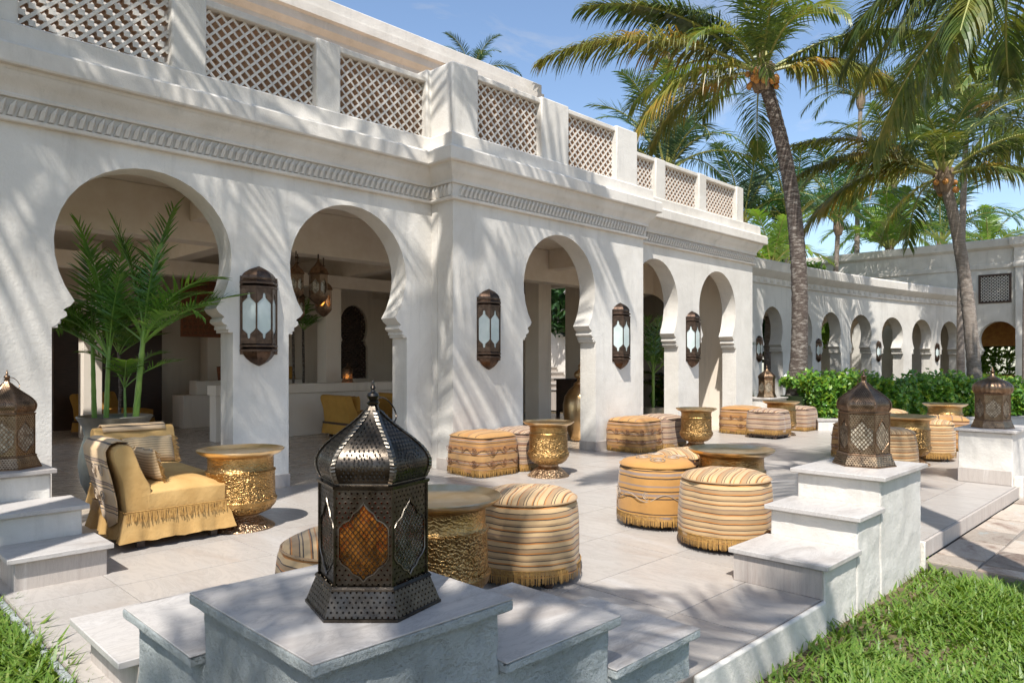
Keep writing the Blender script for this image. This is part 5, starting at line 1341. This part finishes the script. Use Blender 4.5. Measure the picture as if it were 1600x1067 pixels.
# palms beside and behind the photographer: only their shade and a few leaf tips reach the picture
G_OUT = 'coconut palms beside the terrace, outside the frame'
allk = ['mid0', 'low1', 'up1', 'mid2', 'low2', 'hang1', 'mid1', 'up0', 'low0']
palm('coconut palm outside the picture, leaning in from the left over the first arch', (-1.5, 3.3, -.17), (-1.9, 3.6, 4.5), (.15, 4.35, 8.0), .2, .14, crown_set(allk, 8, 1, .85, 1.05), group=G_OUT)
palm('coconut palm outside the picture, farthest left, beside the end of the pavilion', (-2.6, 6.3, -.17), (-3.0, 6.0, 5), (-1.5, 5.1, 9.3), .2, .14, crown_set(allk, 8, 2, .9, 1.05), group=G_OUT)
palm('coconut palm outside the picture, leaning far over the terrace towards the corner pier', (-2.3, 4.2, -.17), (-2.4, 4.3, 6.0), (2.4, 4.4, 9.6), .2, .14, crown_set(allk, 8, 3, .9, 1.1), group=G_OUT)
palm('coconut palm outside the picture, behind the photographer, shading the corner pedestal', (-2.4, -1.6, -.17), (-2.4, -1.6, 4), (-2.1, -.9, 7.0), .2, .14, crown_set(allk, 13, 4, .8, .95), group=G_OUT)
palm('coconut palm outside the picture, right of the photographer, shading the far terrace', (4.65, .10, -.17), (4.7, .0, 4), (4.3, .5, 8.6), .19, .14, crown_set(allk, 10, 5, .9, 1.0), group=G_OUT)
# background palms
BG = [((738, 112), 26, 'b', 10, .62, 'small palm tuft just showing above the roof behind the pavilion'),
      ((1040, 265), 21, 'b', 17, 1.15, 'grey-green palm rising behind the parapet, left of the tall coconut palm'),
      ((1045, 95), 27, 'b', 10, .9, 'distant palm crown behind the long left frond of the tall coconut palm'),
      ((1160, 345), 24, 'b', 16, 1.05, 'drooping palm behind the right end of the pavilion parapet'),
      ((1232, 350), 25, 'a', 18, 1.15, 'dark green feathery palm behind the arcade, beside the thick trunk'),
      ((1205, 410), 22.5, 'y', 14, .85, 'bright green young palm growing over the left end of the arcade'),
      ((1310, 345), 27, 'a', 20, 1.2, 'dense green palm behind the arcade right of the thick trunk'),
      ((1390, 385), 30, 'y', 18, 1.35, 'yellow-green palm behind the middle of the arcade'),
      ((1395, 290), 31, 'a', 16, 1.4, 'tall dark palm filling the gap between the two coconut palms'),
      ((1470, 375), 34, 'a', 16, 1.4, 'green palm above the roof of the far building'),
      ((1545, 385), 34, 'y', 10, 1.1, 'yellowish palm tips behind the far building'),
      ((1513, 150), 24, 'c', 19, 1.15, 'tall coconut palm behind the slimmer one'),
      ((1620, 150), 22, 'c', 16, 1.2, 'coconut palm at the right edge behind the hanging fronds'),
      ((1640, 390), 33, 'b', 10, 1.0, 'small palm at the far right edge above the far building'),
      ((1345, 150), 30, 'b', 12, 1.0, 'distant palm seen through the gap left of the slimmer coconut palm')]
for k, ((u, v), d, kd, n, sc, lb) in enumerate(BG):
    lat = (u-800)/1125*d; X = (lat+d)*.70711; Yy = (d-lat)*.70711; Z = 1.35+(565-v)/1125*d
    kinds = {'a': ['aup0', 'amid0', 'aup1', 'amid1'], 'b': ['bup0', 'bmid1', 'bup1', 'bmid0'], 'y': ['yup0', 'ymid1', 'yup1', 'ymid0'], 'c': allk}[kd]
    palm(lb, (X+.4, Yy+.3, -.2), (X+.5, Yy+.4, Z*.5), (X, Yy, Z-.2), .13, .08, crown_set(kinds, n, 100+k, sc*.85, sc*1.1), 'bark', name='background_palm', n=20, group=None)
# leafy masses low behind the arcade
def shrub(label, c, rx, ry, rz_, n, mat, size, seed, name='shrub', cat='shrub', trunk=True, group=None):
    t = thing(name, label, cat, (c[0], c[1], -.2), 0, group); rn = random.Random(seed); q = G()
    for k in range(n):
        while True:
            p = Vector((rn.uniform(-1, 1), rn.uniform(-1, 1), rn.uniform(-1, 1)))
            if .25 < p.length < 1: break
        p = p.normalized()*(p.length**.35)*(1+.16*sin(p.x*7+seed)*cos(p.y*6+p.z*5))
        p = Vector((p.x*rx, p.y*ry, p.z*rz_+c[2]+.2)); a = Vector((rn.uniform(-1, 1), rn.uniform(-1, 1), rn.uniform(-.3, .9))).normalized(); b_ = a.orthogonal().normalized(); s_ = size*rn.uniform(.6, 1.3)
        b_ = (Matrix.Rotation(rn.uniform(0, 6.28), 3, a) @ b_); c_ = a.cross(b_)
        q.face([p-b_*s_, p-c_*s_*.45, p+b_*s_*1.1, p+c_*s_*.45])
    q.build('foliage', mat, t, smooth=False, recalc=False, kind='stuff')
    if trunk: q = G(); q.tube([(0, 0, 0), (.05, .02, c[2]*.5), (0, 0, c[2])], [.06, .05, .03], 8); q.build('trunk', 'bark', t)
    return t
for k, (x, y, z, r, lb) in enumerate([(21, 13.5, 3.6, 2.3, 'dense green bush behind the left part of the arcade'), (25, 12.5, 3.4, 2.4, 'dense green bush behind the middle of the arcade'), (29.5, 13.0, 3.6, 2.4, 'dense green bush behind the right part of the arcade'), (19, 15.4, 3.9, 2.0, 'bush behind the pavilion corner'), (33.5, 16, 4.2, 2.5, 'bush above the wall of the far building')]):
    shrub(lb, (x, y, z), r, r*.8, 1.9, 5200, 'areca' if k % 2 else 'bright', .16, k)
shrub('flowering green shrub beside the outdoor stair seen through the third arch', (19.4, 16.2, 1.9), 1.1, .8, .75, 1300, 'bright', .13, 31)
shrub('green shrub seen through the small end arch', (15.8, 10.0, .5), .6, .5, .5, 700, 'hedge', .10, 33)
shrub('sunny green shrub framed by the far keyhole arch', (36.2, 6.6, 1.6), 2.2, 2.4, 2.3, 5200, 'bright', .14, 34)
shrub('low green shrub at the foot of the far keyhole arch', (30.2, 6.1, .35), .6, .9, .55, 1500, 'hedge', .07, 35)
# hedge
hd = thing('hedge', 'dense leafy green hedge with yellowish tips filling the bed in front of the arcade', 'hedge', (17, 4.5, .2))
rn = random.Random(77); q = G()
def hedge_leaf(p, a, s_):
    b_ = a.orthogonal().normalized(); b_ = (Matrix.Rotation(rn.uniform(0, 6.28), 3, a) @ b_); c_ = a.cross(b_)
    q.face([p-b_*s_, p-b_*s_*.2-c_*s_*.62+a*s_*.08, p+b_*s_*1.05, p-b_*s_*.2+c_*s_*.62+a*s_*.08])
HL = [(15.15, 6.55), (14.45, 5.85), (15.95, 4.75), (18.0, 3.25), (20.5, 1.5), (23.5, -.6)]
for k in range(26000):
    i = rn.choices(range(5), [1, 2.2, 2.6, 2.2, 1.6])[0]; f = rn.random(); A = Vector(HL[i]); B = Vector(HL[i+1]); d = (B-A).normalized(); nb = Vector((-d.y, d.x)); 
    if nb.dot(Vector((1, 1))) < 0: nb = -nb
    hgt = .70-.10*(i >= 2)+.08*sin(A.lerp(B, f).x*2.3)+.07*sin(A.lerp(B, f).y*5.1)+.05*sin(f*23+i)
    if rn.random() < .55: dep = rn.random()**2*.22; z = rn.uniform(.02, hgt)
    else: dep = rn.uniform(0, 1.5); z = hgt-rn.random()**2*.16
    bul = .10*sin(f*31+i*2)*sin(z*7+f*9)
    p = A.lerp(B, f)+nb*(dep+.12+bul-.05); p = Vector((p.x, p.y, z+.2+(rn.random()**6)*.22))
    a = Vector((rn.uniform(-1, 1)-.6*nb.x, rn.uniform(-1, 1)-.6*nb.y, rn.uniform(.1, 1.3))).normalized()
    hedge_leaf(p, a, rn.uniform(.04, .075))
q.build('foliage', 'hedge', hd, smooth=False, recalc=False, kind='stuff', world=True)
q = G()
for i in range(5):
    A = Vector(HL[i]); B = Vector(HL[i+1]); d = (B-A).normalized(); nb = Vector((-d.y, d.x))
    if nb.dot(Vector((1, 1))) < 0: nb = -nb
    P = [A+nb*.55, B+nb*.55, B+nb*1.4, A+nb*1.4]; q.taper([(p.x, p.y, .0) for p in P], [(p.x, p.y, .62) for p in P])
q.build('shade_core', 'darkleaf', hd, world=True, smooth=False)  # solid dark block: shade between the leaves is put into its colour

# potted palm inside the first arch
pp = thing('potted_palm', 'large potted palm with green cane stems and glossy fronds standing in the first arch', 'potted plant', (2.30, 7.95, 0))
q = G(); q.lathe([(.20, 0), (.24, .02), (.30, .15), (.325, .32), (.315, .45), (.285, .56), (.27, .62), (.285, .70), (.335, .785), (.345, .80), (.335, .81), (.30, .80), (.27, .72), (0, .70)], 44); q.build('pot', 'zinc', pp, angle=60)
q = G(); q.lathe([(.27, .705), (.0, .73)], 24); q.build('soil', 'soil', pp)
frond('pf0', L=1.0, p0=70, droop=70, nl=19, ll=.36, lw=.0135, mats=('potleaf', 'cane'), seed=81, hang=.22, r0=.010, start=.28, spread=.85)
frond('pf1', L=1.22, p0=86, droop=22, nl=22, ll=.30, lw=.0135, mats=('potleaf', 'cane'), seed=82, hang=.2, r0=.010, start=.30, spread=.8)
frond('pf2', L=1.05, p0=44, droop=40, nl=20, ll=.36, lw=.0135, mats=('potleaf', 'cane'), seed=83, hang=.22, r0=.010, start=.25, spread=.85)
frond('pf3', L=1.2, p0=66, droop=115, nl=22, ll=.34, lw=.0135, mats=('potleaf', 'cane'), seed=84, hang=.3, r0=.010, start=.28, spread=.85)
stems = [((-.22, .02), (-.23, .0), 1.62, .026), ((-.06, -.06), (-.03, -.06), 1.50, .026), ((.20, .0), (.30, -.02), 1.66, .032), ((.06, .08), (.04, .10), 1.2, .014)]
ax = Vector((.70711, -.70711, 0)); ay = Vector((.70711, .70711, 0))
fl = {0: [('pf3', 172, .75), ('pf1', 130, .85), ('pf2', 190, .55), ('pf0', 200, .8), ('pf0', 250, .6), ('pf2', 20, .6), ('pf1', 60, .75), ('pf2', 140, .6)],
      1: [('pf3', 178, 1.15), ('pf1', 175, 1.15), ('pf3', 200, .95), ('pf3', 150, 1.0), ('pf2', 205, .85), ('pf1', 90, 1.0), ('pf0', 215, .9), ('pf1', 330, .7), ('pf0', 100, 1.0), ('pf2', 170, .8), ('pf3', 215, .9)],
      2: [('pf2', 4, 1.02), ('pf0', -5, 1.05), ('pf1', 60, 1.2), ('pf3', 165, 1.0), ('pf3', -15, .75), ('pf2', -40, .6), ('pf0', 20, .85), ('pf0', 160, .95), ('pf1', 190, 1.05), ('pf2', -10, .8), ('pf1', 220, .9), ('pf1', -30, .8), ('pf0', 100, .9), ('pf2', 185, .8), ('pf2', 40, .8)],
      3: [('pf2', 0, .6), ('pf0', 180, .6), ('pf2', 300, .6), ('pf0', 60, .6)]}
for k, (b0, b1, h, r) in enumerate(stems):
    A = ax*b0[0]+ay*b0[1]+Vector((0, 0, .72)); B = ax*b1[0]+ay*b1[1]+Vector((0, 0, h)); q = G(); n = 16
    q.tube([A.lerp(B, j/n) for j in range(n+1)], [r*(1-.35*j/n)*(1.09 if j % 3 == 0 else 1) for j in range(n+1)], 10); q.build('cane_stem', 'cane', pp, angle=30)
    for key, az, sc in fl[k]:
        o = FR[key].copy(); COL.objects.link(o); o.name = 'frond'; o.parent = pp; o.location = B-Vector((0, 0, .12)); o.scale = (sc,)*3; o.rotation_euler = (0, 0, cam_az(az))
# dark potted trees in the lounge
for (x, y, h, s, lb) in ((6.85, 12.85, 2.15, .6, 'dark potted tree behind the half wall inside the second arch'), (7.12, 12.95, 2.0, .55, 'second slim dark potted tree behind the half wall inside the second arch'), (3.7, 12.6, 1.5, .75, 'dark leafy plant in deep shade behind the potted palm')):
    t = thing('potted_tree', lb, 'potted plant', (x, y, 0)); q = G(); q.lathe([(.14, 0), (.2, .35), (.21, .38), (.18, .36), (0, .34)], 18); q.build('pot', 'dark', t)
    q = G(); q.tube([(0, 0, .3), (.03, .02, h*.6), (0, 0, h)], .025, 6); q.build('stem', 'bark_dark', t)
    for k in range(11):
        o = FR[f'pf{k%3}'].copy(); COL.objects.link(o); o.name = 'frond'; o.parent = t; o.location = (0, 0, h-.05); o.scale = (s,)*3; o.rotation_euler = (0, 0, k*2.4)
ppb = thing('corridor_palm', 'areca palm arching through the end arch behind the fourth arch', 'palm', (15.6, 9.6, -.1))
for k in range(12):
    o = FR[['aup0', 'amid0', 'aup1', 'amid1'][k % 4]].copy(); COL.objects.link(o); o.name = 'frond'; o.parent = ppb; o.location = (0, 0, .2+.08*(k % 5)); o.scale = (.85,)*3; o.rotation_euler = (0, 0, k*2.399)
q = G()
for k in range(5): q.tube([(.12*cos(k*1.3), .12*sin(k*1.3), 0), (.2*cos(k*1.3), .2*sin(k*1.3), 1.5)], .03, 6)
q.build('cane_stem', 'cane', ppb)
# a palm just outside arch five whose frond tips show beside the fourth lantern
gp = thing('potted_palm', 'small potted palm whose frond tips show beside the wall lantern between the last two arches', 'potted plant', (12.35, 8.3, 0))
q = G(); q.lathe([(.18, 0), (.24, .4), (.25, .43), (.2, .42), (0, .4)], 24); q.build('pot', 'zinc', gp)
q = G(); q.tube([(0, 0, .4), (0, 0, 1.2)], .03, 8); q.build('cane_stem', 'cane', gp)
for k in range(9):
    o = FR[f'pf{k%3}'].copy(); COL.objects.link(o); o.name = 'frond'; o.parent = gp; o.location = (0, 0, 1.1); o.scale = (.95,)*3; o.rotation_euler = (0, 0, k*2.4)
